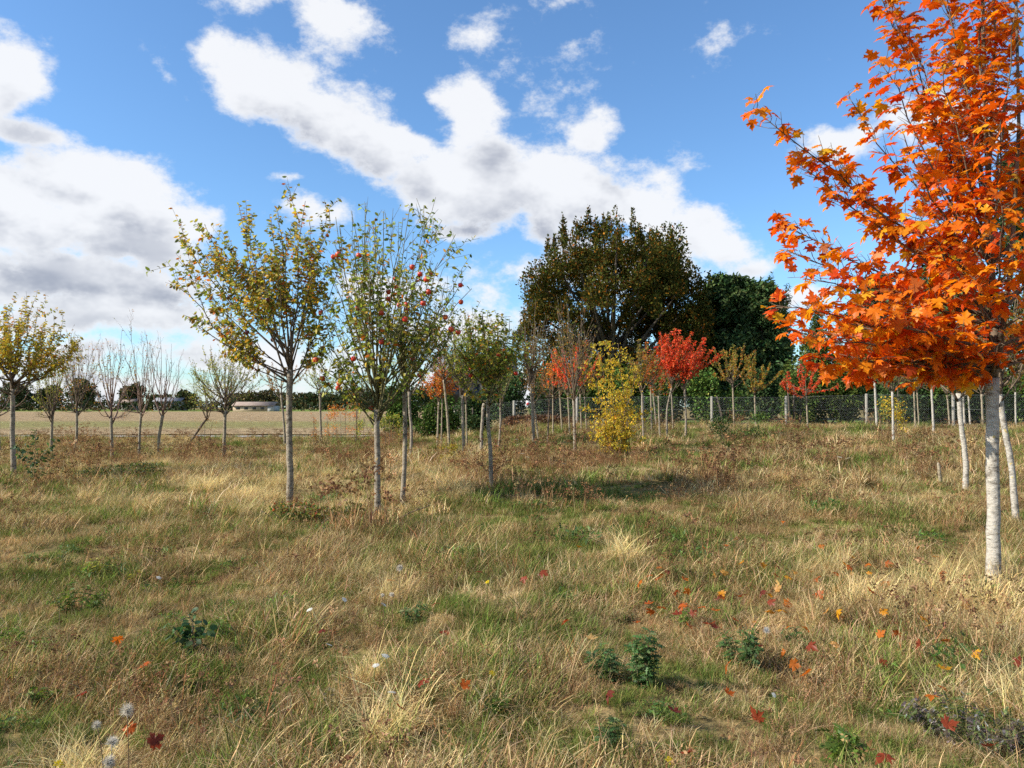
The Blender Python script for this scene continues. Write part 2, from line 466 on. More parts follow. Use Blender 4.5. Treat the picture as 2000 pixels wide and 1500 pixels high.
fx = -np.concatenate([np.linspace(3, 60, 60), np.geomspace(64, 900, 40)])[::-1]
fy = np.geomspace(52, 620, 110)
def field_z(X, Y): return gz(X, Y) + .05 + .05 * (fbm(X * .8, Y * .8, 2) - .5)
obj('stubble_field', grid_mesh('stubble_field', fx, fy, 0, field_z), m, kind='structure')
# gravel farm track between meadow and field
M_TRACK = plain_mat('track_gravel', (.20, .19, .18), (.34, .33, .31), 3, .95, .4)
def track_z(X, Y): return gz(X, Y) + .03
obj('farm_track', grid_mesh('farm_track', np.linspace(-80, -3, 90), np.linspace(48.6, 50.4, 4), 0, track_z), M_TRACK, kind='structure')

# ------------------------------------------------------------------ leaf shapes
OVAL = (np.array([[0, 0, 0], [.33, .26, .06], [.33, -.26, .06], [.4, 0, -.01], [.75, .2, .02], [.75, -.2, .02], [1, 0, -.1], [.75, 0, -.05]], float),
        np.array([[0, 3, 1], [0, 2, 3], [3, 4, 1], [3, 7, 4], [2, 5, 3], [3, 5, 7], [7, 6, 4], [5, 6, 7]]))
DIA = (np.array([[0, 0, 0], [.45, .3, .08], [.45, -.3, .08], [1, 0, -.06]], float), np.array([[0, 3, 1], [0, 2, 3]]))
LONG = (np.array([[0, 0, 0], [.4, .19, .05], [.4, -.19, .05], [.75, .14, -.06], [.75, -.14, -.06], [1, 0, -.25]], float),
        np.array([[0, 3, 1], [0, 2, 4], [0, 4, 3], [3, 4, 5]]))


def maple_shape(seed, droop=.25, fold=.1):
    r = np.random.default_rng(seed)
    # outline of half a leaf (x along midrib): base, lower lobe, sinus, side lobe, sinus, terminal lobe
    h = [(.02, 0), (-.06, .20), (.05, .27), (-.03, .44), (.15, .37), (.22, .30), (.30, .46), (.36, .63), (.45, .46), (.60, .42), (.50, .28), (.47, .155),
         (.62, .20), (.70, .27), (.78, .12), (1.0, 0)]
    h = np.array(h)
    pts = np.concatenate([h, h[1:-1][::-1] * [1, -1]])
    pts = pts + r.normal(0, .012, pts.shape)
    c = np.array([[.28, 0]])
    A = np.concatenate([c, pts])
    rr = np.linalg.norm(A - c, axis=1)
    z = -droop * rr ** 2 * 1.6 + fold * np.abs(A[:, 1]) + r.normal(0, .02, len(A))
    V = np.stack([A[:, 0], A[:, 1], z], -1)
    n = len(pts); k = np.arange(n)
    T = np.stack([np.zeros(n, int), 1 + (k + 1) % n, 1 + k], -1)
    return V, T


MAPLES = [maple_shape(i, d, f) for i, (d, f) in enumerate([(.15, .1), (.3, .05), (.4, .18), (.22, .25), (.5, .1), (.1, .02)])]


def frames(D, out=.8, droop=.2, upn=.6):
    n = len(D); r1 = unit(rng.normal(size=(n, 3)))
    rad = unit(r1 - (r1 * D).sum(1, keepdims=True) * D)
    x = unit(D * (1 - out) + rad * out + np.array([0, 0, -1.]) * droop)
    nn = np.array([0, 0, 1.]) * upn + unit(rng.normal(size=(n, 3))) * (1 - upn)
    z = unit(nn - (nn * x).sum(1, keepdims=True) * x); y = np.cross(z, x)
    return x, y, z


def leaf_arrays(shape, pos, fr, size, cols):
    V0, T0 = shape; x, y, z = fr; n = len(pos)
    V = pos[:, None, :] + size[:, None, None] * (V0[None, :, 0:1] * x[:, None] + V0[None, :, 1:2] * y[:, None] + V0[None, :, 2:3] * z[:, None])
    T = T0[None] + (np.arange(n) * len(V0))[:, None, None]
    C = np.repeat(cols, len(V0), 0)
    return V.reshape(-1, 3), T.reshape(-1, 3), C


def cat(parts):
    V = []; T = []; C = []; n = 0
    for v, t, c in parts:
        V.append(v); T.append(t + n); C.append(c); n += len(v)
    return np.concatenate(V), np.concatenate(T), np.concatenate(C)


def palette(n, pal, jit=.18):
    w = np.array([p[0] for p in pal], float); c = np.array([p[1] for p in pal])
    i = rng.choice(len(pal), n, p=w / w.sum())
    k = c[i] * np.exp(rng.normal(0, jit, (n, 1))) * np.exp(rng.normal(0, jit * .4, (n, 3)))
    return np.clip(k, 0, .95)


# ------------------------------------------------------------------ branch growth
def bez(a, b, c, n):
    t = np.linspace(0, 1, n)[:, None]
    return a * (1 - t) ** 2 + 2 * b * t * (1 - t) + c * t * t


def wob(pts, amp):
    n = len(pts); w = rng.normal(0, amp, (n, 3)); w[0] = 0
    return pts + w * np.linspace(0, 1, n)[:, None]


class Wood:
    def __init__(s): s.pl = []; s.ap = []; s.ad = []

    def add(s, pts, r0, r1, leaf=0, t0=0., p=.75):
        n = len(pts); t = np.linspace(0, 1, n)
        s.pl.append((pts, r0 + (r1 - r0) * t ** p))
        if leaf > 0:
            L = np.linalg.norm(np.diff(pts, axis=0), axis=1); cum = np.concatenate([[0], np.cumsum(L)])
            k = rng.poisson(leaf * cum[-1] * (1 - t0))
            if k:
                u = (t0 + (1 - t0) * rng.random(k)) * cum[-1]
                q = np.stack([np.interp(u, cum, pts[:, i]) for i in range(3)], -1)
                tg = unit(np.gradient(pts, axis=0))
                d = unit(np.stack([np.interp(u, cum, tg[:, i]) for i in range(3)], -1))
                s.ap.append(q); s.ad.append(d)

    def anchors(s):
        if not s.ap: return np.zeros((0, 3)), np.zeros((0, 3))
        return np.concatenate(s.ap), np.concatenate(s.ad)

    def points(s): return np.concatenate([p for p, r in s.pl])


def grow_limb(w, a, tip, r0, nshoot, leaf, up=.3, shootlen=(.25, .55), t0=.3, wv=.02, twig=2, out=.62, rtip=.004, tspread=.5, tlen=(.15, .4)):
    """a limb from a to tip (outward first, then up) with side shoots and twigs"""
    d = tip - a; H = np.linalg.norm(d)
    ctrl = a + np.array([d[0] * out, d[1] * out, d[2] * up])
    pts = wob(bez(a, ctrl, tip, 9), wv * H)
    w.add(pts, r0, rtip, leaf, t0)
    tg = unit(np.gradient(pts, axis=0))
    for k in range(nshoot):
        t = rng.uniform(.18, .92); i = min(int(t * 8), 7); f = t * 8 - i
        p = pts[i] * (1 - f) + pts[i + 1] * f
        rr = (r0 + (rtip - r0) * t ** .75)
        dirn = unit(tg[i] + np.array([0, 0, .35]) + rng.normal(0, tspread, 3))
        L = H * rng.uniform(*shootlen) * (1.15 - .6 * t)
        e = p + dirn * L + np.array([0, 0, .12 * L])
        q = wob(bez(p, p + dirn * L * .5, e, 6), .03 * L)
        w.add(q, max(rr * .55, rtip), rtip * .7, leaf, .15)
        for j in range(rng.poisson(twig)):
            t2 = rng.uniform(.2, .9); i2 = min(int(t2 * 5), 4); p2 = q[i2] * (1 - (t2 * 5 - i2)) + q[i2 + 1] * (t2 * 5 - i2)
            d2 = unit(dirn + rng.normal(0, .6, 3) + np.array([0, 0, .2])); L2 = L * rng.uniform(*tlen)
            w.add(np.array([p2, p2 + d2 * L2 * .5 + rng.normal(0, .02, 3) * L2, p2 + d2 * L2]), rtip * .8, rtip * .45, leaf * 1.1, .1)


def trunk_poly(base, fork, r, bends=(), flare=1.35):
    pts = [base - np.array([0, 0, .12]), base] + [np.asarray(b) for b in bends] + [fork]
    pts = np.array(pts, float)
    L = np.concatenate([[0], np.cumsum(np.linalg.norm(np.diff(pts, axis=0), axis=1))])
    u = np.linspace(0, L[-1], 16)
    q = np.stack([np.interp(u, L, pts[:, i]) for i in range(3)], -1)
    for _ in range(3): q[1:-1] = (q[:-2] + 2 * q[1:-1] + q[2:]) / 4
    q[2:-1] += rng.normal(0, r * .05, (13, 3)) * [1, 1, 0]
    t = u / L[-1]
    rad = r * (1 - .16 * t) * (1 + .025 * rng.normal(size=16)) + r * (flare - 1) * np.exp(-t * 9)
    rad[-2:] *= 1.12
    return q, rad


COUNT = {}


def build_tree(name, label, category, group, base, trunk, wood, leafmeshes, bark, twig, sides=8, extra_parts=()):
    e = thing(name, label, category, base, group)
    v, t = tubes([trunk], sides)
    obj('trunk', mesh_tri('trunk', v - base, t, smooth=True), bark, e)
    if wood.pl:
        v, t = tubes(wood.pl, 4)
        obj('branches', mesh_tri('branches', v - base, t, smooth=True), twig, e, 'stuff')
    for (nm, V, T, C, mt) in leafmeshes:
        if len(V): obj(nm, mesh_tri(nm, V - base, T, C), mt, e, 'stuff')
    return e


# palettes (base colours of the leaves themselves)
PAL_APPLE = [(4, (0.273, 0.299, 0.046)), (3.4, (0.429, 0.377, 0.058)), (1.6, (0.143, 0.195, 0.036)), (2.6, (0.585, 0.364, 0.052)), (.7, (0.585, 0.169, 0.026)), (.6, (0.260, 0.130, 0.039))]
PAL_APPLER = [(5, (0.230, 0.297, 0.047)), (3, (0.405, 0.392, 0.061)), (2, (0.108, 0.162, 0.034)), (1.2, (0.567, 0.365, 0.054)), (.3, (0.608, 0.176, 0.027))]
PAL_YELLOW = [(4, (0.483, 0.391, 0.046)), (2, (0.299, 0.310, 0.046)), (1.2, (0.598, 0.380, 0.034)), (.6, (0.483, 0.196, 0.023))]
PAL_GREEN = [(4, (0.224, 0.280, 0.049)), (3, (0.350, 0.378, 0.070)), (1, (0.532, 0.448, 0.084)), (.5, (0.420, 0.210, 0.042))]
PAL_SPARSE = [(2, (.20, .22, .05)), (2, (.42, .26, .05)), (2, (.35, .13, .03))]
PAL_BROWN = [(3, (0.275, 0.138, 0.025)), (3, (0.400, 0.188, 0.025)), (2, (0.175, 0.163, 0.031)), (1, (0.525, 0.200, 0.025))]
PAL_OLIVE = [(4, (0.273, 0.234, 0.039)), (2, (0.390, 0.208, 0.026)), (1.5, (0.546, 0.195, 0.026)), (2, (0.169, 0.182, 0.033))]
PAL_RED = [(5, (.68, .075, .025)), (3, (.72, .13, .03)), (1, (.45, .035, .02)), (.8, (.35, .16, .03))]
PAL_REDOR = [(3, (.60, .10, .025)), (3, (.42, .16, .03)), (2, (.22, .18, .03)), (1, (.65, .18, .03))]
PAL_ORANGE = [(4, (.62, .17, .02)), (2, (.55, .28, .03)), (1, (.35, .22, .03)), (1, (.5, .09, .02))]
PAL_MAPLE = [(6, (.84, .22, .010)), (3, (.80, .14, .01)), (4, (.88, .32, .012)), (1.6, (.60, .08, .010)), (1.3, (.90, .48, .02)), (.4, (.45, .13, .03))]
PAL_OAK = [(5, (.066, .070, .018)), (3, (.10, .082, .018)), (3.5, (.044, .056, .016)), (1.2, (.19, .085, .016)), (.35, (.30, .12, .016))]
PAL_OAKD = [(5, (.06, .075, .018)), (2, (.09, .088, .018)), (1, (.17, .10, .018))]
PAL_CONIF = [(5, (0.044, 0.079, 0.031)), (3, (0.070, 0.111, 0.040)), (1, (0.111, 0.137, 0.048))]
PAL_LAUREL = [(4, (0.050, 0.094, 0.022)), (3, (0.081, 0.131, 0.031)), (1, (0.138, 0.175, 0.037))]
PAL_CYPR = [(4, (.055, .085, .022)), (3, (.085, .115, .028)), (1, (.13, .15, .035))]
PAL_FAR = [(4, (0.046, 0.065, 0.029)), (2, (0.072, 0.078, 0.033)), (1, (0.117, 0.085, 0.033))]
PAL_FARB = [(3, (.085, .085, .04)), (2, (.12, .09, .045)), (1, (.06, .07, .04))]
PAL_BUSHY = [(5, (.56, .41, .04)), (3, (.42, .37, .05)), (2.5, (.66, .45, .04)), (1, (.24, .25, .04)), (.5, (.55, .24, .03))]


def orchard(name, label, category, group, b, f, crown, width, nl=9, ns=5, leaf=8, size=.055, pal=PAL_GREEN, bends=(), bark=None, twig=None,
            shape=DIA, droop=.2, out=.62, twigs=1.5, keep=False, rtip=.004, depth=None, mt=None, up=.3, hfall=.5, low=0, upn=.45, r_limb=.42, t0=.3, hmin=.72):
    base = G(*b); Y = base[1]
    if depth: base = P(b[0], b[1], depth); base[2] = float(gz(base[0], base[1])); Y = depth
    fork = P(f[0], f[1], Y)
    s = Y / F
    r = width * s / 2 * .88; bare = leaf < 3; nl = int(nl * (1.15 if bare else 1.2 if shape is LONG else 1.5)); ns = ns + (0 if bare else 2); ns = 1 if shape is LONG else ns; leaf = leaf * (2.6 if shape is not LONG else 3.4); size = size * (1.12 if shape is not LONG else .85)
    trunk = trunk_poly(base, fork, r, [P(x, y, Y) for x, y in bends], 1.2)
    xl, xr, yt = crown
    Rl, Rr, H = (f[0] - xl) * s, (xr - f[0]) * s, (f[1] - yt) * s
    Rd = (Rl + Rr) / 2
    w = Wood(); ph = rng.uniform(0, 6)
    w.add(wob(np.linspace(fork - [0, 0, .02], fork + np.array([rng.normal(0, .04) * H, rng.normal(0, .04) * H, .42 * H]), 6), .012 * H), r * .78, rtip * 1.5, 0)
    for k in range(nl):
        phi = ph + k * 2.39996
        rad = math.sqrt((k + .6) / nl) * rng.uniform(.85, 1.05)
        wd = 1.0 if bare else 1.15; cx = math.cos(phi) * rad * wd; cy = math.sin(phi) * rad * wd
        hz = H * (1 - hfall * rad * rad) * rng.uniform(hmin, 1.03)
        tip = fork + np.array([cx * (Rr if cx > 0 else Rl), cy * Rd, hz])
        st = fork + np.array([cx * r * .3, cy * r * .3, rng.uniform(-.10, .20) * H])
        grow_limb(w, st, tip, r * r_limb, ns, leaf, up, wv=.016, twig=twigs, out=out, rtip=rtip, t0=t0)
    for k in range(low):
        phi = rng.uniform(0, 6.28)
        tip = fork + np.array([math.cos(phi) * (Rl + Rr) * .45, math.sin(phi) * Rd * .9, H * rng.uniform(-.02, .2)])
        grow_limb(w, fork - np.array([0, 0, rng.uniform(0, .08)]), tip, r * .3, 2, leaf * .8, .1, wv=.03, twig=1, rtip=rtip)
    ap, ad = w.anchors()
    lm = []
    if len(ap):
        fr = frames(ad, .75, droop, upn); sz = size * rng.uniform(.65, 1.25, len(ap))
        lm.append(('foliage', *leaf_arrays(shape, ap, fr, sz, palette(len(ap), pal)), mt or M_LEAF))
    e = build_tree(name, label, category, group, base, trunk, w, lm, bark or M_BARKY, twig or M_TWIG)
    return (e, w, base, fork) if keep else e


# ------------------------------------------------------------------ the big maple at the right
def maple():
    base = G(1940, 1165); Y = base[1]; s = Y / F
    fork = P(1938, 738, Y)
    w = Wood()
    trunk = trunk_poly(base, fork, 25.5 * s / 2, [P(1941, 1000, Y), P(1938, 850, Y)], 1.3)
    r = 29 * s / 2
    # the leader goes on above the fork
    lead = np.array([P(1938, 745, Y), P(1945, 640, Y + .02), P(1934, 500, Y + .03), P(1930, 340, Y), P(1922, 150, Y), P(1918, -60, Y), P(1915, -300, Y)])
    w.add(lead, r * .8, .008, 10, .45)
    lead2 = np.array([P(1950, 700, Y), P(1975, 520, Y - .15), P(1990, 250, Y - .2), P(1985, 0, Y - .2), P(1990, -180, Y - .2)])
    w.add(lead2, r * .5, .006, 12, .3)
    tips = [  # start row on the leader, tip px, depth offset
        (560, 1478, 212, -.5), (500, 1740, -10, .1), (470, 1690, -90, .3), (620, 1525, 440, .35), (600, 1560, 320, -.1), (640, 1530, 490, -.2), (680, 1512, 590, .1), (700, 1545, 650, -.5),
        (715, 1600, 700, -.2), (720, 1660, 720, .5), (660, 1580, 540, -.9), (620, 1640, 330, .9), (560, 1660, 190, .4), (520, 1720, 120, -.6), (440, 1770, 40, .5), (600, 1700, 420, 1.2), (690, 1640, 640, 1.2),
        (725, 1700, 735, .3), (725, 1780, 742, .6), (725, 1620, 718, .1), (728, 1850, 738, .9), (728, 1885, 738, -.3), (725, 1720, 705, -.35), (720, 1560, 665, .6), (700, 1590, 610, .8), (715, 1830, 715, .2), (690, 1760, 660, 0), (640, 1700, 520, .3),
        (725, 1760, 712, -.5), (725, 1850, 690, -.6), (700, 1700, 600, -1.4), (640, 1790, 420, -1.5), (580, 1760, 260, -1.2), (500, 1840, 120, -1.1), (420, 1850, -60, -.7), (400, 1830, -140, .3),
        (730, 1950, 670, -.9), (690, 1900, 540, -1.5), (620, 1960, 400, -1.6), (520, 1960, 200, -1.4), (420, 1990, 20, -1.0), (720, 2050, 680, -1.2), (650, 2120, 520, -1.1), (560, 2160, 360, -.9), (480, 2180, 180, -.4), (420, 2120, 0, -.4),
        (720, 2200, 650, .2), (680, 2330, 500, .1), (600, 2300, 300, .3), (520, 2240, 120, .3), (420, 2160, -80, .3), (715, 1900, 690, 1.3), (660, 1860, 520, 1.6), (560, 1900, 300, 1.5), (480, 1880, 120, 1.1), (400, 1940, -100, .8),
        (700, 2080, 620, 1.3), (620, 2120, 420, 1.3), (500, 2080, 180, 1.0), (380, 1900, -220, -.2), (340, 1960, -320, .1), (620, 1740, 560, .6), (660, 1820, 640, .5), (600, 1850, 440, -.4), (540, 1820, 330, .3),
    ]
    lz = lead[:, 2]
    for (row, tx, ty, dz) in tips:
        a = P(1940, row, Y); a = np.array([np.interp(a[2], lz, lead[:, 0]), np.interp(a[2], lz, lead[:, 1]), a[2]])
        dz = dz * .55 if dz < 0 else dz
        tip = P(tx, ty, Y + dz)
        d = tip - a; Ln = np.linalg.norm(d)
        ctrl = a + np.array([d[0] * .5, d[1] * .5, d[2] * .42])
        q = wob(bez(a, ctrl, tip, 10), .012 * Ln)
        w.add(q, .016, .0035, 0)
        tg = unit(np.gradient(q, axis=0))
        npair = int(Ln / .085)
        for k in range(npair):
            t = .22 + .78 * (k + .5) / npair
            i = min(int(t * 9), 8); f = t * 9 - i; p = q[i] * (1 - f) + q[i + 1] * f
            side = unit(np.cross(tg[i], [0, 0, 1.])); roll = rng.uniform(-1, 1)
            for sg in (-1, 1):
                if rng.random() < .2: continue
                dd = unit(side * sg * math.cos(roll) + np.array([0, 0, 1.]) * abs(math.sin(roll)) * .6 + tg[i] * .75)
                L2 = rng.uniform(.10, .36) * (1.15 - .55 * t)
                e = p + dd * L2
                w.add(np.array([p, p + dd * L2 * .5 + rng.normal(0, .01, 3), e]), .003, .0018, 14, .2)
        w.ap.append(np.repeat(q[-1:], 4, 0)); w.ad.append(np.repeat(tg[-1:], 4, 0))
    ap, ad = w.anchors()
    # crown is closed and broad: keep everything; leaves hang flat, in layers
    n = len(ap)
    x, y, z = frames(ad, .75, .25, .72)
    sz = .055 + .095 * rng.beta(2, 2, n)
    pet = rng.uniform(.03, .07, n)
    pos = ap + x * pet[:, None]
    C = palette(n, PAL_MAPLE, .12)
    hi = sm((pos[:, 2] - 3.2) / 2.5)[:, None]
    C = C * (1 - .3 * hi * rng.random((n, 1)) * np.array([[.55, 1.2, .6]]))     # the upper leaves have turned redder
    # 300 nearest leaves in view become single parts
    px = 1000 + F * pos[:, 0] / pos[:, 1]; py = 795 - F * (pos[:, 2] - CZ) / pos[:, 1]
    inv = (px > 1440) & (px < 1990) & (py > 10) & (py < 790)
    score = np.where(inv, sz / pos[:, 1], -1)
    sel = np.argsort(-score)[:300]
    rest = np.ones(n, bool); rest[sel] = False
    idx = rng.integers(0, len(MAPLES), n)
    parts = []
    for k, shp in enumerate(MAPLES):
        q = np.where(rest & (idx == k))[0]
        parts.append(leaf_arrays(shp, pos[q], (x[q], y[q], z[q]), sz[q], C[q]))
    V, T, CC = cat(parts)
    # petioles
    st = [(np.array([ap[i], pos[i] + x[i] * sz[i] * .1]), np.array([.0012, .0012])) for i in range(n)]
    for p_ in st: w.pl.append(p_)
    e = build_tree('maple_tree', 'pale-trunked young maple with a big blazing orange crown, nearest tree at the right', 'maple tree', None, base, trunk, w,
                   [('foliage', V, T, CC, M_MAPLE)], M_BARKW, M_TWIG, 14)
    cols = palette(18, PAL_MAPLE, .1)
    meshes = []
    for k in range(18):
        shp = MAPLES[k % len(MAPLES)]
        me = mesh_tri('leaf', shp[0], shp[1], np.repeat(cols[k:k + 1], len(shp[0]), 0)); me.materials.append(M_MAPLE); meshes.append(me)
    for i in sel:
        j = np.argmin(((cols - C[i]) ** 2).sum(1) + rng.random(18) * .03)
        o = bpy.data.objects.new('leaf', meshes[j]); COL.objects.link(o); o.parent = e
        R = np.stack([x[i], y[i], z[i]], 1) * sz[i]; l = pos[i] - base
        o.matrix_basis = Matrix(((R[0, 0], R[0, 1], R[0, 2], l[0]), (R[1, 0], R[1, 1], R[1, 2], l[1]), (R[2, 0], R[2, 1], R[2, 2], l[2]), (0, 0, 0, 1)))
    print('maple leaves', n)


maple()


# ------------------------------------------------------------------ apples
def apple_mesh(c1, c2):
    k, rws = 12, 9
    prof = [(.0, .30), (.16, .42), (.36, .46), (.49, .28), (.52, .05), (.46, -.2), (.33, -.40), (.17, -.46), (.0, -.40)]
    V = []; C = []
    c1 = np.array(c1); c2 = np.array(c2)
    for r_, z_ in prof:
        for j in range(k):
            a = j * 2 * math.pi / k; q = 1 + .03 * math.cos(a * 5) * (z_ < 0)
            V.append((r_ * q * math.cos(a), r_ * q * math.sin(a), z_))
            f = .5 + .5 * math.sin(a * 1.0 + 1.1); C.append(c1 * (1 - f * .35) + c2 * f * .35)
    T = []
    for i in range(rws - 1):
        for j in range(k):
            a = i * k + j; b = i * k + (j + 1) % k
            T += [(a, a + k, b + k), (a, b + k, b)]
    m = mesh_tri('apple', np.array(V), np.array(T), np.array(C), smooth=True)
    return m


m, nt, out = mat_base('apple_skin')
at = N(nt, 'ShaderNodeAttribute', attribute_name='Col'); pb = N(nt, 'ShaderNodeBsdfPrincipled'); pb.inputs['Roughness'].default_value = .33
nz = N(nt, 'ShaderNodeTexNoise'); nz.inputs['Scale'].default_value = 6; tx = N(nt, 'ShaderNodeTexCoord'); nt.links.new(tx.outputs['Object'], nz.inputs['Vector'])
hs = N(nt, 'ShaderNodeVectorMath', operation='SCALE'); nt.links.new(at.outputs['Color'], hs.inputs[0]); nt.links.new(maprange(nt, nz.outputs['Fac'], .3, .7, .75, 1.2), hs.inputs['Scale'])
nt.links.new(hs.outputs[0], pb.inputs['Base Color']); nt.links.new(pb.outputs[0], out.inputs[0])
M_APPLE = m
APPLE_RED = apple_mesh((.55, .03, .018), (.65, .16, .04)); APPLE_RED.materials.append(M_APPLE)
APPLE_DARK = apple_mesh((.11, .018, .03), (.17, .03, .035)); APPLE_DARK.materials.append(M_APPLE)
APPLE_STALK = mesh_tri('stalk', *tubes([(np.array([[0, 0, .28], [.02, 0, .5], [.05, 0, .75]]), np.array([.025, .02, .03]))], 4))
APPLE_STALK.materials.append(M_TWIG)


def hang_apples(wood, plist, Y, mesh, label, group, size, special={}):
    pts = wood.points()
    for i, (px, py) in enumerate(plist):
        best = None
        for dy in np.linspace(-.9, .9, 25):          # the depth at which a branch is closest
            c = P(px, py, Y + dy); d = ((pts - (c + [0, 0, size * .8])) ** 2).sum(1); j = d.argmin()
            if best is None or d[j] < best[0]: best = (d[j], c, j)
        c = best[1]; top = c + np.array([.05, 0, .75]) * size
        if best[0] > 1e-4:
            q = pts[best[2]]
            wood.pl.append((np.array([q, (q + top) / 2 + [0, 0, .02], top]), np.array([.003, .0025, .002])))
        o = obj('apple', mesh, None, None, None, c); sc_ = size * rng.uniform(.88, 1.1); o.scale = (sc_, sc_, sc_)
        o.rotation_euler = (rng.uniform(-.1, .1), rng.uniform(-.1, .1), rng.uniform(0, 6.28))
        rows = sorted(q_[1] for q_ in plist); c1, c2 = rows[len(rows) // 3], rows[2 * len(rows) // 3]
        band = lambda v: 'upper' if v < c1 else 'middle' if v < c2 else 'lower'
        same = sorted(q_ for q_ in plist if band(q_[1]) == band(py)); k_ = same.index((px, py))
        tag(o, special.get(i, f'{ORD[k_]} from left of the {band(py)} {label}'), 'apple', group)
        st = bpy.data.objects.new('stalk', APPLE_STALK); COL.objects.link(st); st.parent = o


def zoom2(l): return [(320 + x / 2.206, 360 + y / 2.206) for x, y in l]


def leafy_apple(label, b, f, width, bends, limbs, nleafparts, pal, apples, amesh, alabel, agroup, asize, leafdens, special={}, nsh=7, size=.062, twig=M_TWIG, extra=()):
    """a standard apple tree whose limbs run to given tips (px, py, depth offset in m)"""
    base = G(*b); Y = base[1]; s = Y / F; r = width * s / 2 * .9
    fork = P(f[0], f[1], Y); w = Wood()
    trunk = trunk_poly(base, fork, r, [P(x, y, Y) for x, y in bends], 1.2)
    w.add(wob(np.linspace(fork - [0, 0, .02], fork + [.03, 0, 1.0], 7), .015), r * .8, .006, 0)
    for (tx, ty, dz, wgt) in limbs:
        if b[0] > 600: ty = ty + max(0, 16 - abs(ty - 400) * .1)
        tip = P(tx, ty, Y + dz); d = tip - fork
        st = fork + np.array([np.sign(d[0]) * r * .3, np.sign(d[1]) * r * .3, rng.uniform(-.25, .4) if ty < 600 else rng.uniform(-.3, .05)])
        grow_limb(w, st, tip, r * .36 * wgt, nsh, leafdens, .36, (.2, .46), .35, .014, 3.4, .52, .0042, .46, (.25, .6))
    ap, ad = w.anchors(); n = len(ap)
    x, y, z = frames(ad, .72, .18, .35); sz = size * rng.uniform(.6, 1.3, n); C = palette(n, pal)
    px = 1000 + F * ap[:, 0] / ap[:, 1]
    sel = np.argsort(-(sz / ap[:, 1] * (px > 0)))[:nleafparts]
    rest = np.ones(n, bool); rest[sel] = False; q = np.where(rest)[0]
    V, T, CC = leaf_arrays(OVAL, ap[q], (x[q], y[q], z[q]), sz[q], C[q])
    hang_apples(w, apples, Y, amesh, alabel, agroup, asize, special)
    e = build_tree('apple_tree', label, 'apple tree', None, base, trunk, w, [('foliage', V, T, CC, M_LEAF)], M_BARK, twig, 12)
    cols = np.array([p[1] for p in pal for _ in (0, 1)]) * rng.uniform(.85, 1.15, (len(pal) * 2, 1))
    meshes = []
    for c in cols:
        me = mesh_tri('leaf', OVAL[0], OVAL[1], np.repeat(c[None], len(OVAL[0]), 0)); me.materials.append(M_LEAF); meshes.append(me)
    for i in sel:
        j = np.argmin(((cols - C[i]) ** 2).sum(1) + rng.random(len(cols)) * .004)
        o = bpy.data.objects.new('leaf', meshes[j]); COL.objects.link(o); o.parent = e
        R = np.stack([x[i], y[i], z[i]], 1) * sz[i]; l = ap[i] - base
        o.matrix_basis = Matrix(((R[0, 0], R[0, 1], R[0, 2], l[0]), (R[1, 0], R[1, 1], R[1, 2], l[1]), (R[2, 0], R[2, 1], R[2, 2], l[2]), (0, 0, 0, 1)))
    print('apple leaves', n)
    return e


leafy_apple('wide-crowned apple tree leaning left with olive leaves and dark plum-red apples', (567, 997), (567, 722), 15, [(566, 900), (564, 800)],
            [(350, 455, .2, 1), (330, 545, -.3, .9), (365, 620, .1, .9), (400, 440, -.4, 1), (460, 392, .1, 1), (480, 430, .6, .9), (430, 520, .8, .9), (400, 560, -.9, .9), (530, 425, -.4, 1), (592, 398, 0, 1), (645, 405, .3, .9),
             (560, 450, .8, .9), (500, 480, -.9, .9), (620, 470, -.6, .9), (660, 520, .2, .8), (655, 640, .4, .7), (420, 660, .5, .7), (450, 690, -.5, .6), (610, 520, .8, .8), (640, 690, -.2, .6), (545, 420, .3, .8), (470, 520, .3, .8)],
            300, PAL_APPLE, zoom2([(205, 548), (233, 620), (293, 612), (358, 638), (446, 497), (545, 425), (620, 438), (533, 530), (470, 670), (678, 617), (376, 515), (420, 550)]), APPLE_DARK,
            'dark apples on the wide apple tree', 'dark apples in the left apple tree', .07, 26,
            {0: 'dark apple highest on the outer left branches of the wide apple tree', 9: 'dark apple on the right side where the two apple crowns meet'}, 8, .076)

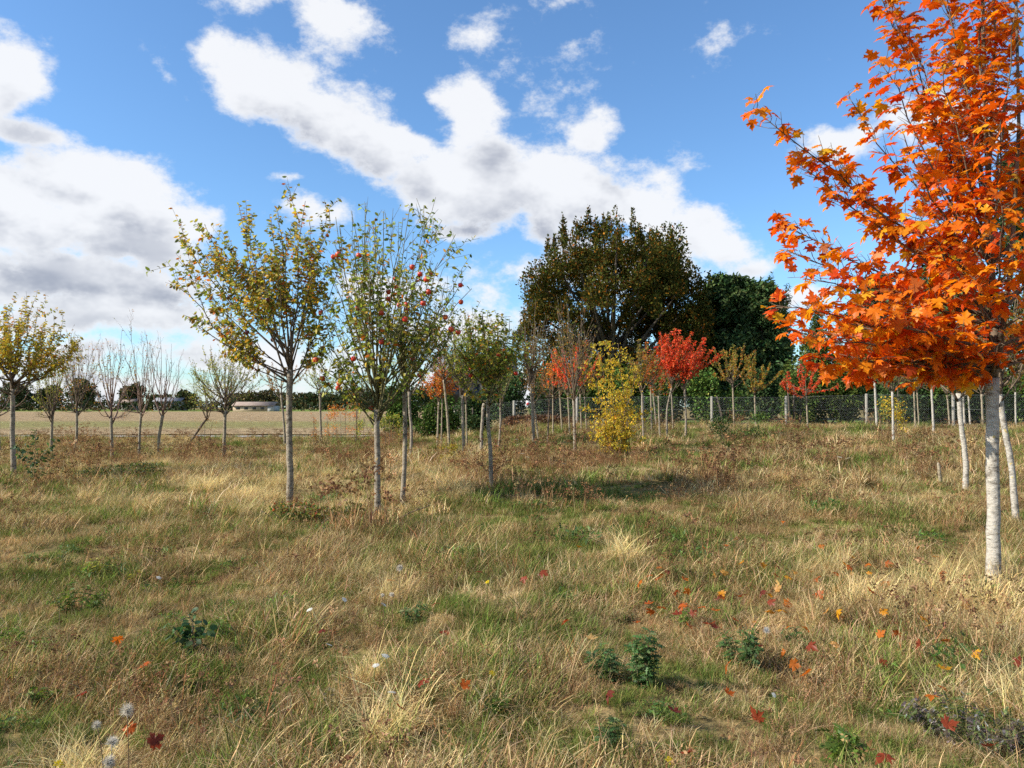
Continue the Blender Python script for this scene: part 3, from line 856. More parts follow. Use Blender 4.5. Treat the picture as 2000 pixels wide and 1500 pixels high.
leafy_apple('apple tree with dense upright branches and many bright red apples', (738, 1007), (736, 800), 14, [(737, 960), (737, 880)],
            [(650, 400, 0, 1), (690, 450, -.5, 1), (712, 382, .1, 1.1), (755, 398, .3, 1.1), (798, 395, -.1, 1.1), (838, 425, .2, 1), (876, 470, -.2, 1), (905, 540, .1, 1), (640, 500, .4, .9), (628, 590, -.3, .9), (640, 660, .2, .8), (665, 740, -.2, .7),
             (730, 430, -.8, 1), (770, 440, .8, 1), (815, 470, -.7, 1), (850, 510, .7, .9), (700, 480, .8, .9), (670, 540, -.7, .9), (780, 410, .4, 1), (745, 470, .4, .9), (820, 560, .5, .9), (860, 610, -.5, .8), (830, 690, .3, .7), (720, 520, -.9, .9), (790, 520, -.9, .9),
             (805, 730, -.4, .6), (618, 700, -.1, .8), (630, 742, .15, .7), (660, 752, -.1, .7), (625, 610, .1, .8), (920, 560, -.1, .9), (885, 650, .1, .7), (680, 620, .6, .8), (760, 600, -.6, .7), (880, 580, .5, .8), (690, 400, .3, .9)],
            300, PAL_APPLER, zoom2([(730, 313), (752, 303), (840, 308), (1071, 358), (1104, 388), (1132, 410), (1148, 383), (999, 408), (1000, 444), (968, 465), (967, 495), (1045, 520), (1043, 543), (1045, 562), (1040, 582), (1118, 513), (1140, 465), (937, 555),
                                    (883, 578), (833, 535), (862, 665), (937, 680), (676, 553), (654, 757), (683, 837), (755, 860), (750, 878), (818, 752), (1018, 757), (893, 965), (1278, 435), (1280, 508), (1213, 573), (1238, 625), (1268, 637), (1014, 522)]), APPLE_RED,
            'red apples on the dense apple tree', 'red apples in the dense upright apple tree', .082, 8.5,
            {29: 'lowest red apple, hanging beside the fork of the dense apple tree', 22: 'single red apple at the left edge of the dense apple tree, level with mid crown', 30: 'outermost upper red apple at the right tips of the dense apple tree', 31: 'outermost red apple second from top at the right tips'}, 7, .08, M_TWIGO)

# ------------------------------------------------------------------ the rest of the orchard
O = orchard
g_or = 'young standard trees of the orchard'
e, w11, b11, f11 = O('apple_tree', 'slim apple tree with a kinked pale trunk just right of the dense apple tree', 'apple tree', g_or, (786, 985), (790, 755), (735, 905, 500), 11, 9, 4, 6, .06, PAL_APPLER, [(790, 910), (792, 860)], M_BARK, M_TWIGO, OVAL, keep=True)
O('yellow_leaved_tree', 'yellow-green leafy young tree at the far left edge behind a dark sapling', 'tree', g_or, (27, 927), (25, 760), (-75, 152, 585), 11, 18, 6, 13, .068, PAL_YELLOW, [(24, 850)], M_BARK, M_TWIG, OVAL, hfall=.55)
O('bare_tree', 'bare-branched young tree cut off by the left frame edge', 'tree', g_or, (-3, 878), (-4, 805), (-60, 60, 700), 8, 7, 3, .6, .05, PAL_SPARSE, (), M_BARKY, M_TWIGR, low=2)
O('young_tree', 'small sparse green tree between the yellow tree and the bare trees', 'tree', g_or, (100, 873), (102, 812), (55, 135, 650), 6.5, 10, 3, 7, .055, PAL_GREEN, (), M_BARKY, M_TWIG, low=2)
O('young_tree', 'thin tree with a low leafy clump and sparse bare shoots above, third from left', 'tree', g_or, (146, 882), (150, 803), (108, 205, 628), 6.5, 12, 3, 4.5, .055, PAL_SPARSE, [(150, 850)], M_BARKY, M_TWIG, low=5)
O('bare_tree', 'nearly bare vase-shaped tree with low sideways branches in the left row', 'tree', g_or, (219, 897), (217, 814), (170, 272, 618), 7.5, 12, 3, 1.8, .055, PAL_SPARSE, (), M_BARKY, M_TWIGR, low=6)
O('bare_tree', 'dark slender bare tree between two paler bare trees in the left row', 'tree', g_or, (272, 890), (276, 805), (215, 325, 622), 6.5, 12, 4, 1.0, .055, PAL_SPARSE, [(272, 850)], M_BARKY, M_TWIGR, low=3)
O('bare_tree', 'bare tree with wide candelabra branches and a slightly curved trunk', 'tree', g_or, (311, 891), (318, 812), (262, 358, 638), 7.5, 9, 4, .6, .05, PAL_SPARSE, [(310, 855)], M_BARKY, M_TWIGR, out=.85)
O('leaning_tree', 'young tree with a steeply leaning trunk beside an upright green tree', 'tree', g_or, (368, 868), (405, 815), (365, 445, 720), 6, 9, 3, 9, .05, PAL_GREEN, (), M_TWIG, M_TWIG)
O('green_tree', 'upright tree with fine pale green leaves left of the wide apple tree', 'tree', g_or, (437, 895), (440, 802), (362, 505, 660), 8, 14, 6, 8, .05, PAL_GREEN, (), M_BARKY, M_TWIG, low=3)
O('cherry_tree', 'brown-leaved young cherry tree behind the trunk of the wide apple tree', 'cherry tree', g_or, (557, 872), (549, 772), (497, 615, 690), 5.5, 9, 2, 16, .09, PAL_BROWN, [(554, 820)], M_BARKY, M_TWIG, LONG, .6, out=.8)
O('green_tree', 'small dark green tree seen between the two apple trees', 'tree', g_or, (627, 866), (625, 770), (588, 672, 690), 5.5, 9, 3, 9, .06, PAL_GREEN, (), M_BARKY, M_TWIG)
O('green_tree', 'thin tree with a pale wavy trunk behind the kinked slim apple tree', 'tree', g_or, (803, 892), (799, 765), (760, 860, 600), 7, 9, 4, 6, .06, PAL_GREEN, [(804, 840), (800, 800)], M_BARK, M_TWIG)
O('young_tree', 'thin dark-stemmed sapling left of the dense apple tree trunk', 'tree', g_or, (696, 866), (697, 780), (660, 735, 700), 3.5, 8, 3, 6, .05, PAL_GREEN, (), M_TWIG, M_TWIG)
O('young_tree', 'leaning slim trunk with bare fan branches and a few orange leaves', 'tree', g_or, (878, 872), (867, 742), (815, 930, 630), 6, 12, 4, 3.0, .055, PAL_ORANGE, [(873, 800)], M_BARKY, M_TWIG)
O('orange_tree', 'small orange-leaved tree left of the leaning slim trunk', 'tree', g_or, (854, 868), (857, 785), (812, 890, 700), 4.5, 8, 3, 16, .07, PAL_ORANGE, (), M_BARKY, M_TWIG)
O('orange_tree', 'yellow-orange small tree with a very thin stem behind the leaning slim trunk', 'tree', g_or, (862, 864), (864, 778), (838, 905, 715), 3.5, 7, 3, 15, .065, PAL_ORANGE, (), M_BARKY, M_TWIG)
O('green_tree', 'tall green tree with twin-looking pale trunk between leaning trunk and small apple', 'tree', g_or, (906, 883), (903, 772), (850, 960, 590), 7, 12, 4, 9, .06, PAL_GREEN, (), M_BARK, M_TWIG)
O('young_tree', 'thin stem close behind the tall green tree', 'tree', g_or, (912, 872), (910, 780), (885, 945, 640), 4, 7, 3, 7, .05, PAL_GREEN, (), M_BARKY, M_TWIG)
e, w18, b18, f18 = O('apple_tree', 'rounded small apple tree with scattered red apples in the middle', 'apple tree', g_or, (960, 960), (955, 778), (875, 1035, 590), 9.5, 18, 6, 9, .06, PAL_APPLER, [(957, 860), (951, 820)], M_BARK, M_TWIGO, OVAL, keep=True, low=5, hfall=.45)
O('young_tree', 'crooked thin tree right of the small apple tree in front of the mesh fence', 'tree', g_or, (974, 877), (977, 787), (940, 1010, 640), 5, 7, 3, 6, .05, PAL_GREEN, [(976, 850), (978, 820)], M_BARK, M_TWIG)
O('bare_tree', 'bare upright tree with a pale collar at the base, right of the small apple tree', 'tree', g_or, (1043, 872), (1038, 748), (985, 1092, 590), 7.5, 14, 5, 2.7, .05, PAL_OLIVE, (), M_BARK, M_TWIG, out=.5)
O('young_tree', 'thin stem leaning against the bare upright tree', 'tree', g_or, (1052, 866), (1043, 785), (1015, 1075, 690), 4, 7, 3, 6, .05, PAL_BROWN, (), M_BARKY, M_TWIG)
O('young_tree', 'thin dark-stemmed tree with a wide flat fork in front of the fence', 'tree', g_or, (1069, 875), (1073, 780), (1030, 1115, 730), 4, 7, 2, 4, .05, PAL_BROWN, (), M_TWIG, M_TWIG, out=.9)
g_ch = 'red and orange cherry trees by the fence'
O('cherry_tree', 'small orange cherry tree just right of the warning sign on the fence', 'cherry tree', g_ch, (1080, 850), (1080, 770), (1045, 1120, 680), 3.6, 9, 3, 16, .09, PAL_ORANGE, (), M_BARKY, M_TWIG, LONG, .5)
O('cherry_tree', 'orange-red cherry tree second right of the warning sign', 'cherry tree', g_ch, (1098, 844), (1093, 765), (1060, 1140, 665), 4, 9, 3, 18, .09, PAL_REDOR, (), M_BARKY, M_TWIG, LONG, .5)
O('cherry_tree', 'red cherry tree directly behind the bare tree beside the yellow bush', 'cherry tree', g_ch, (1113, 850), (1109, 768), (1070, 1165, 655), 4, 10, 3, 20, .09, PAL_RED, (), M_BARKY, M_TWIG, LONG, .5)
O('bare_tree', 'bare broom-shaped tree standing left of the yellow bush', 'tree', g_or, (1123, 882), (1121, 778), (1058, 1182, 560), 7.5, 14, 5, 2.6, .05, PAL_OLIVE, (), M_BARK, M_TWIG, out=.55, low=3)
O('cherry_tree', 'thin-stemmed cherry with orange and red leaves behind the yellow bush', 'cherry tree', g_ch, (1136, 843), (1133, 770), (1105, 1185, 655), 3.5, 9, 3, 18, .09, PAL_REDOR, (), M_BARKY, M_TWIG, LONG, .5)
O('young_tree', 'thin pale stem at the left side of the yellow bush', 'tree', g_or, (1146, 843), (1142, 775), (1115, 1175, 690), 3.2, 7, 3, 10, .06, PAL_OLIVE, (), M_BARKY, M_TWIG)
O('young_tree', 'slim pale trunk at the right edge of the yellow bush', 'tree', g_or, (1257, 858), (1254, 762), (1225, 1285, 665), 4.5, 9, 3, 9, .07, PAL_OLIVE, (), M_BARK, M_TWIG)
O('cherry_tree', 'red and green cherry tree right of the yellow bush', 'cherry tree', g_ch, (1273, 843), (1271, 755), (1240, 1305, 665), 4, 10, 3, 22, .095, PAL_REDOR, (), M_BARK, M_TWIG, LONG, .5)
O('cherry_tree', 'slightly leaning small cherry with orange-red leaves, left of the brightest red one', 'cherry tree', g_ch, (1282, 832), (1275, 760), (1245, 1310, 690), 3.5, 8, 3, 18, .09, PAL_RED, (), M_BARK, M_TWIG, LONG, .5)
O('cherry_tree', 'short cherry with a forked top and few hanging orange leaves', 'cherry tree', g_ch, (1289, 860), (1286, 773), (1265, 1312, 738), 4, 5, 2, 10, .09, PAL_ORANGE, (), M_BARK, M_TWIG, LONG, .6, out=.9)
O('cherry_tree', 'brightest red cherry tree, its full crown glowing before the dark trees', 'cherry tree', g_ch, (1303, 854), (1312, 757), (1282, 1392, 648), 4.5, 22, 4, 30, .10, PAL_RED, [(1302, 800)], M_BARK, M_TWIG, LONG, .5, hfall=.02, hmin=.55, out=.5)
O('cherry_tree', 'thin cherry with mixed red and green leaves close behind the brightest red cherry', 'cherry tree', g_ch, (1315, 840), (1311, 758), (1270, 1350, 672), 3.5, 9, 3, 16, .09, PAL_REDOR, (), M_BARK, M_TWIG, LONG, .5)
O('cherry_tree', 'red cherry on a straight pale stem, right side of the brightest red crown', 'cherry tree', g_ch, (1339, 855), (1337, 758), (1300, 1395, 668), 5, 14, 3, 22, .095, PAL_RED, [(1340, 820)], M_BARK, M_TWIG, LONG, .5, hfall=.05, hmin=.55, out=.5)
O('cherry_tree', 'olive-brown cherry tree between the bright red cherry and the V-shaped one', 'cherry tree', g_ch, (1434, 834), (1431, 750), (1388, 1478, 655), 4, 12, 4, 18, .10, PAL_OLIVE, (), M_BARKY, M_TWIG, LONG, .6, out=.8)
O('cherry_tree', 'orange-brown cherry tree with V-shaped feathery branches before the fence', 'cherry tree', g_ch, (1476, 832), (1474, 773), (1445, 1522, 682), 4, 7, 1, 30, .10, PAL_OLIVE, (), M_BARKY, M_TWIG, LONG, .7, out=.55, r_limb=.55, hfall=.3, t0=.1)
O('cherry_tree', 'small red cherry tree with curled drooping branches left of the big maple', 'cherry tree', g_ch, (1578, 843), (1575, 774), (1518, 1628, 698), 4, 9, 2, 24, .10, PAL_RED, (), M_BARKY, M_TWIG, LONG, .7, out=.9, hfall=.75, t0=.15)
# right-hand rows, seen under the maple's crown
g_r = 'orchard trees behind the big maple'
O('young_tree', 'slightly leaning pale trunk beside the right-hand concrete fence post', 'tree', g_r, (1713, 838), (1708, 742), (1660, 1760, 640), 5.5, 9, 3, 8, .06, PAL_BROWN, (), M_BARKW, M_TWIG)
O('young_tree', 'tree with spotted white stem and yellow suckers at its foot', 'tree', g_r, (1745, 865), (1743, 765), (1690, 1800, 660), 5.5, 10, 3, 7, .06, PAL_OLIVE, (), M_BARKW, M_TWIG, out=.85)
O('young_tree', 'thin grey stem, left one of a close pair under the maple crown', 'tree', g_r, (1788, 838), (1785, 760), (1750, 1825, 660), 4, 8, 3, 8, .06, PAL_OLIVE, (), M_BARKY, M_TWIG)
O('young_tree', 'thin grey stem, right one of a close pair under the maple crown', 'tree', g_r, (1795, 832), (1791, 765), (1760, 1830, 670), 3.2, 7, 3, 8, .06, PAL_BROWN, (), M_BARKY, M_TWIG)
O('young_tree', 'white-barked slim trunk between the grey pair and the curved trunk', 'tree', g_r, (1824, 848), (1819, 755), (1775, 1870, 640), 5.5, 9, 3, 8, .06, PAL_OLIVE, (), M_BARKW, M_TWIG)
O('young_tree', 'grey thin stem just left of the curved trunk', 'tree', g_r, (1855, 832), (1850, 772), (1815, 1890, 680), 4, 7, 3, 8, .06, PAL_BROWN, (), M_BARKY, M_TWIG)
O('young_tree', 'stem hidden partly behind the curved trunk', 'tree', g_r, (1865, 826), (1862, 770), (1830, 1895, 680), 3.4, 7, 3, 8, .06, PAL_OLIVE, (), M_BARKW, M_TWIG)
O('young_tree', 'thin trunk immediately right of the curved trunk', 'tree', g_r, (1884, 828), (1881, 770), (1850, 1920, 680), 4.5, 7, 3, 8, .06, PAL_BROWN, (), M_BARKW, M_TWIG)
O('young_tree', 'pale thin trunk second right of the curved trunk', 'tree', g_r, (1895, 828), (1891, 768), (1860, 1930, 670), 4, 7, 3, 8, .06, PAL_OLIVE, (), M_BARKW, M_TWIG)
O('young_tree', 'dull grey trunk just left of the big maple trunk', 'tree', g_r, (1920, 832), (1917, 770), (1880, 1955, 670), 5, 7, 3, 8, .06, PAL_BROWN, (), M_BARKY, M_TWIG)
O('young_tree', 'thin pale stem at the right edge behind the leaning trunk', 'tree', g_r, (1984, 834), (1983, 766), (1945, 2030, 670), 4, 8, 3, 8, .06, PAL_BROWN, (), M_BARKW, M_TWIG)
O('curved_tree', 'tree with an S-curved pale trunk left of the big maple trunk', 'tree', g_r, (1886, 955), (1872, 768), (1790, 1990, 560), 12, 12, 4, 6, .065, PAL_OLIVE, [(1887, 900), (1877, 830)], M_BARKW, M_TWIG)
O('leaning_tree', 'leaning pale trunk close behind the big maple trunk at the right', 'tree', g_r, (1985, 1022), (1952, 770), (1870, 2060, 520), 14, 12, 4, 6, .065, PAL_OLIVE, [(1975, 900), (1960, 830)], M_BARKW, M_TWIG)


def z3(l): return [(780 + x / 3.41, 560 + y / 3.41) for x, y in l]


def late_apples(wood, base, pl, label, group, size=.08):
    n0 = len(wood.pl)
    hang_apples(wood, pl, base[1], APPLE_RED, label, group, size)
    new = wood.pl[n0:]
    return new


for (wd, bs, pl, lb, gr, root) in ((w18, b18, z3([(587, 428), (660, 455), (612, 498), (743, 490), (473, 553), (475, 592), (775, 578)]), 'apples on the rounded middle tree', 'apples in the rounded middle tree', None),
                                   (w11, b11, [(790, 748), (819, 733), (822, 728), (806, 700)], 'apples on the slim kinked tree', 'apples in the slim kinked tree', None)):
    nw = late_apples(wd, bs, pl, lb, gr)
    if nw:
        par = [o for o in bpy.data.objects if o.type == 'EMPTY' and (Vector(o.location) - Vector(bs)).length < .01][0]
        v, t = tubes(nw, 4); obj('twigs', mesh_tri('twigs', v - bs, t), M_TWIG, par, 'stuff')

# the cut trunk with a bent top, and a short stake
base = G(941, 892); Y = base[1]; s = Y / F
tr = trunk_poly(base, P(944, 795, Y), 3.4 * s, [P(940, 850, Y)])
e = thing('dead_tree', 'cut-off dead trunk with a bent hooked top left of the small apple tree', 'dead tree', base, None)
v, t = tubes([tr], 8); obj('trunk', mesh_tri('trunk', v - base, t, smooth=True), M_BARK, e)
q = np.array([P(944, 796, Y), P(945, 790, Y), P(949, 788, Y), P(954, 789, Y)])
v, t = tubes([(q, np.array([3.1, 3.4, 3.0, 2.2]) * s)], 8); obj('hook', mesh_tri('hook', v - base, t, smooth=True), M_BARK, e)
base = G(1838, 950); Y = base[1]; s = Y / F
e = thing('wooden_stake', 'short weathered wooden stake in the dry grass left of the curved trunk', 'stake', base)
v, t = tubes([(np.array([base - [0, 0, .1], base, P(1835, 925, Y), P(1833, 908, Y), P(1832, 903, Y)]), np.array([3.4, 3.4, 3.2, 3.0, 1.2]) * s)], 6)
obj('shaft', mesh_tri('shaft', v - base, t), M_BARKY, e)
print('orchard done')


# ------------------------------------------------------------------ bushes and background trees
def blob_tree(name, label, category, group, base, lobes, nleaf, size, pal, mt, trunk_r=.2, trunk_h=None, shape=DIA, stems=1, shell=.55, upn=.3, limb_to=10, droop=.1, twigmat=None, jit=.25, flame=False):
    """lobes: (dx, dy, z, rx, ry, rz, weight) relative to the base; leaves fill them, thicker to the outside"""
    base = np.asarray(base, float); lobes = np.asarray(lobes, float)
    wts = lobes[:, 6] * lobes[:, 3] * lobes[:, 5]
    li = rng.choice(len(lobes), nleaf, p=wts / wts.sum()); L = lobes[li]
    u = unit(rng.normal(size=(nleaf, 3)))
    rr = (shell + (1 - shell) * rng.random(nleaf)) ** .9
    rr = np.where(rng.random(nleaf) < .06, rr * rng.uniform(1, 1.18, nleaf), rr)
    # clumping: leaves gather round twig ends
    nc = max(20, nleaf // 26)
    ci = rng.integers(0, nc, nleaf)
    cu = unit(rng.normal(size=(nc, 3)))
    u = unit(cu[ci] + rng.normal(0, .17, (nleaf, 3)))
    if flame:                                  # lobes pointed at the top, rounded below
        u = u * np.stack([1 - .6 * np.maximum(0, u[:, 2]) ** 1.5, 1 - .6 * np.maximum(0, u[:, 2]) ** 1.5, np.where(u[:, 2] < 0, .6, 1.15)], -1)
    p = L[:, :3] + u * rr[:, None] * L[:, 3:6]
    p[:, 2] = np.maximum(p[:, 2], .05)
    D = unit(u + rng.normal(0, .4, (nleaf, 3)) + [0, 0, .3])
    fr = frames(D, .5, droop, upn)
    C = palette(nleaf, pal, jit)
    C = C * (.75 + .5 * rng.random((nc, 1))[ci])
    V, T, CC = leaf_arrays(shape, p, fr, size * rng.uniform(.55, 1.35, nleaf), C)
    e = thing(name, label, category, base, group)
    w = []
    if trunk_r:
        th = trunk_h or lobes[:, 2].mean()
        for k in range(stems):
            o = rng.normal(0, .25, 2) if stems > 1 else (0, 0)
            q = np.array([[o[0], o[1], -.15], [o[0], o[1], 0], [o[0] * 1.2, o[1] * 1.2, th * .5], [o[0] * 1.6, o[1] * 1.6, th]])
            w.append((q, np.array([1.25, 1.1, .85, .5]) * trunk_r))
        v, t = tubes(w, 7); obj('trunk', mesh_tri('trunk', v, t, smooth=True), twigmat or M_DARKBARK, e)
        br = []
        for k in rng.choice(len(lobes), min(limb_to, len(lobes)), replace=False):
            c = lobes[k, :3]; st = np.array([0, 0, th * rng.uniform(.35, .95)])
            br.append((wob(bez(st, st * .4 + c * .6 - [0, 0, .2], c + [0, 0, lobes[k, 5] * .5], 6), .03), np.linspace(.35, .08, 6) * trunk_r))
        v, t = tubes(br, 5); obj('branches', mesh_tri('branches', v, t, smooth=True), twigmat or M_DARKBARK, e, 'stuff')
    obj('crown', mesh_tri('crown', V, T, CC), mt, e, 'stuff')
    return e


def on_ground(px, Y):
    X = (px - 1000) / F * Y
    return np.array([X, Y, float(gz(X, Y))])


# the big oak-like tree: many upright flame-shaped lobes inside a broad dome
Y = 50.; b = on_ground(1195, Y); s = Y / F
lob = []
for k in range(230):
    px = 1022 + ((k * .61803 + rng.normal(0, .02)) % 1) * 350; t = (px - 1195) / 185
    top = 440 + 75 * t * t + 800 * max(0, abs(t) - .62) ** 2 + 12 * math.sin(px * .03) + rng.uniform(-14, 26)
    py = top + abs(rng.normal(0, 1)) * 85 + 35
    if rng.random() < .34 or py > 755: py = rng.uniform(540, 770)
    dm = (1 - abs(t) ** 2 * .8) * 5.0
    lob.append(((px - 1195) * s, rng.uniform(-1, 1) * dm, (795 - py) * s + CZ - b[2], rng.uniform(.5, 1.05), rng.uniform(.5, 1.05), rng.uniform(.75, 1.3), 1))
for k in range(20):                        # pointed shoots breaking the outline
    px = rng.uniform(1028, 1350); t = (px - 1195) / 185; top = 424 + 75 * t * t + 800 * max(0, abs(t) - .62) ** 2 + rng.uniform(-8, 16)
    lob.append(((px - 1195) * s, rng.uniform(-2.5, 2.5), (795 - top - 26) * s + CZ - b[2], rng.uniform(.16, .34), rng.uniform(.16, .34), rng.uniform(.8, 1.35), 2.2))
blob_tree('oak_tree', 'huge broad brown-olive oak towering behind the fence', 'oak tree', 'big trees beyond the fence', b, lob, 82000, .18, PAL_OAK, M_CROWN, .42, 6, limb_to=40, shell=.25, droop=-.25, flame=True)
Y = 54.; b = on_ground(1305, Y); s = Y / F
lob = []
for k in range(60):
    px = rng.uniform(1235, 1408); t = (px - 1300) / 90
    py = (520 if px > 1340 else 445) + 130 * max(0, t - .35) ** 1.4 + abs(rng.normal(0, 1)) * 110 + 30
    if py > 770: py = rng.uniform(560, 770)
    lob.append(((px - 1305) * s, rng.uniform(-1, 1) * 3, (795 - py) * s + CZ - b[2], rng.uniform(.6, 1.1), rng.uniform(.6, 1.1), rng.uniform(1.1, 2.1), 1))
blob_tree('oak_tree', 'darker green oak at the right shoulder of the huge brown oak', 'oak tree', 'big trees beyond the fence', b, lob, 24000, .22, PAL_OAKD, M_DARKLEAF, .35, 6, limb_to=25, shell=.25)


def conifer(name, label, group, px, Y, top, halfw, base_row, n, size, pal, mt=None, pointy=1.0):
    b = on_ground(px, Y); s = Y / F; H = (795 - top) * s + CZ - b[2]; R = halfw * s
    e = thing(name, label, 'conifer', b, group)
    v, t = tubes([(np.array([[0, 0, -.2], [0, 0, H * .5], [0, 0, H * .97]]), np.array([R * .09, R * .06, .02]))], 7)
    obj('trunk', mesh_tri('trunk', v, t, smooth=True), M_DARKBARK, e)
    z0 = .4
    nb = max(60, n // 70)
    zt = rng.random(nb) ** 1.15; phi = rng.uniform(0, 6.283, nb)
    rad = R * (1 - zt) ** (.75 * pointy) * rng.uniform(.7, 1.12, nb) + .12
    zb = z0 + (H - z0) * zt
    k = rng.integers(0, nb, n); u = rng.random(n) ** .6
    dirn = np.stack([np.cos(phi), np.sin(phi), np.zeros(nb)], -1)
    p = dirn[k] * (rad[k] * u)[:, None]
    p[:, 2] = zb[k] + rad[k] * (.35 * u - .25 * u * u) + rng.normal(0, .12, n) * (1 + rad[k] * .25)
    p[:, :2] += rng.normal(0, .13, (n, 2)) * (1 + rad[k] * .25)[:, None]
    D = unit(dirn[k] * .9 + rng.normal(0, .4, (n, 3)) + [0, 0, .15])
    C = palette(n, pal, .22) * (.7 + .6 * rng.random((nb, 1))[k])
    V, T, CC = leaf_arrays(LONG, p, frames(D, .45, .25, .3), size * rng.uniform(.6, 1.3, n), C)
    obj('crown', mesh_tri('crown', V, T, CC), mt or M_DARKLEAF, e, 'stuff')
    br = [(np.array([[0, 0, zb[i] - .2], [dirn[i, 0] * rad[i] * .9, dirn[i, 1] * rad[i] * .9, zb[i] + rad[i] * .1]]), np.array([.04, .01])) for i in range(0, nb, 2)]
    v, t = tubes(br, 4); obj('branches', mesh_tri('branches', v, t), M_DARKBARK, e, 'stuff')
    return e


gc = 'dark conifers beyond the fence'
conifer('conifer_tree', 'pointed dark conifer against the right flank of the oaks', gc, 1408, 52, 534, 64, 780, 13000, .34, PAL_CONIF, pointy=.7)
conifer('conifer_tree', 'dark conifer with a notched top, second right of the oaks', gc, 1447, 50, 540, 62, 780, 13000, .34, PAL_CONIF, pointy=.6)
conifer('conifer_tree', 'broad dark conifer above the V-shaped orange cherry', gc, 1490, 49, 556, 64, 780, 13000, .34, PAL_CONIF, pointy=.5)
conifer('conifer_tree', 'dark conifer mostly hidden behind the maple crown left of its middle', gc, 1715, 47, 545, 95, 780, 12000, .34, PAL_CONIF, pointy=.7)
conifer('conifer_tree', 'dark conifer behind the right half of the maple crown', gc, 1850, 46, 470, 110, 780, 12000, .36, PAL_CONIF, pointy=.6)
conifer('conifer_tree', 'tallest dark conifer at the right frame edge behind the maple', gc, 2010, 44, 270, 110, 780, 13000, .36, PAL_CONIF, pointy=.7)
gp = 'far poplars behind the conifers'
for px, tp, hw, lb in ((1489, 552, 13, 'left one of three slim far poplars peeping over the conifers'), (1508, 545, 13, 'middle one of three slim far poplars peeping over the conifers'), (1534, 562, 20, 'right and widest of three slim far poplars beside the maple tip'), (1600, 585, 20, 'far poplar showing through the left edge of the maple crown')):
    b = on_ground(px, 95.); s = 95 / F; H = (795 - tp) * s + CZ - b[2]
    blob_tree('poplar_tree', lb, 'poplar', gp, b, [(rng.normal(0, .2), rng.normal(0, .2), H * f_, hw * s * (1.25 - f_ * .9), hw * s * (1.25 - f_ * .9), H * .12, 1) for f_ in np.linspace(.25, .93, 12)], 4500, .3, PAL_CYPR, M_LEAF, .2, H * .8, limb_to=4, shell=.2)

gb = 'bushes behind the mesh fence'


def bush(label, px, Y, w, top, n, size, pal, mt=M_DARKLEAF, name='bush', h0=0.0, shape=DIA, category='bush', group=gb, nl=14, shell=.5):
    b = on_ground(px, Y); s = Y / F; H = (795 - top) * s + CZ - b[2]; R = w * s / 2
    lob = []
    for k in range(nl):
        a = rng.uniform(0, 6.28); r = R * math.sqrt(rng.random()) * .75; z = H * rng.uniform(.12, .82) * (1 - .45 * (r / R) ** 2)
        lob.append((r * math.cos(a), r * math.sin(a) * .8, z, R * rng.uniform(.28, .45), R * rng.uniform(.28, .45), H * rng.uniform(.14, .24), 1))
    lob.append((0, 0, H * .4, R * .8, R * .6, H * .4, 1.0))
    return blob_tree(name, label, category, group, b, lob, n, size, pal, mt, .06, H * .6, shape, 3, shell, limb_to=8)


bush('green cypress-like bush behind the red curled cherry', 1590, 41, 110, 615, 11000, .16, PAL_CYPR)
bush('rounded green bush behind the fence under the conifers', 1548, 38.5, 62, 700, 6500, .12, PAL_CYPR)
bush('green leafy bush behind the fence right of the curled cherry', 1655, 40, 90, 640, 9000, .16, PAL_CYPR)
bush('dark green laurel bush behind the fence right of the bright red cherry', 1375, 38.5, 85, 700, 8000, .13, PAL_LAUREL)
bush('pale-leaved shrub behind the fence under the olive-brown cherry', 1432, 38, 62, 735, 5000, .12, PAL_LAUREL)
bush('dark bush behind the fence under the bright red cherry', 1300, 39, 90, 705, 7000, .14, PAL_LAUREL)
bush('dark bush behind the fence beside the V-shaped cherry', 1490, 43, 80, 690, 6000, .16, PAL_CONIF)
bush('dark hedge bush behind the yellow bush', 1215, 40, 120, 690, 8000, .15, PAL_LAUREL)
bush('dark hedge bush behind the warning sign', 1090, 41.5, 130, 690, 8000, .16, PAL_CONIF)
bush('dark hedge bush behind the left end of the fence', 985, 42, 120, 700, 8000, .16, PAL_CONIF)
bush('dark ivy-covered bush at the left end of the fence', 925, 33.5, 70, 760, 7000, .10, PAL_CONIF)
bush('dark bramble thicket left of the fence under the orange trees', 862, 37, 90, 752, 7000, .12, PAL_LAUREL)
bush('dark distant bush behind the kinked slim apple tree', 790, 46, 90, 735, 6000, .15, PAL_LAUREL)
bush('dark green shrub under the maple crown beside the fence post', 1760, 37, 100, 715, 8000, .13, PAL_CONIF)
bush('dark shrub under the maple crown behind the grey pair of stems', 1830, 37, 100, 720, 8000, .13, PAL_LAUREL)
bush('dark shrub behind the big maple trunk', 1915, 37, 120, 715, 8000, .13, PAL_CONIF)
bush('dark shrub under the maple at the right edge', 2010, 37, 120, 715, 8000, .13, PAL_LAUREL)
bush('dark hedge bush between the warning sign and the yellow bush', 1152, 40.5, 110, 690, 7000, .15, PAL_LAUREL)
bush('dark ivy undergrowth below the left half of the huge oak', 1110, 51, 170, 640, 9000, .2, PAL_OAKD)
bush('dark ivy undergrowth below the right half of the huge oak', 1235, 52, 190, 610, 10000, .2, PAL_OAKD)
bush('brown heap of dead weeds behind the fence by the warning sign', 1050, 38.5, 130, 806, 6000, .16, [(3, (.16, .085, .05)), (2, (.22, .14, .08)), (1, (.10, .05, .04))], M_LEAF, 'dead_weed_heap', category='weed heap', shape=LONG, shell=.2)

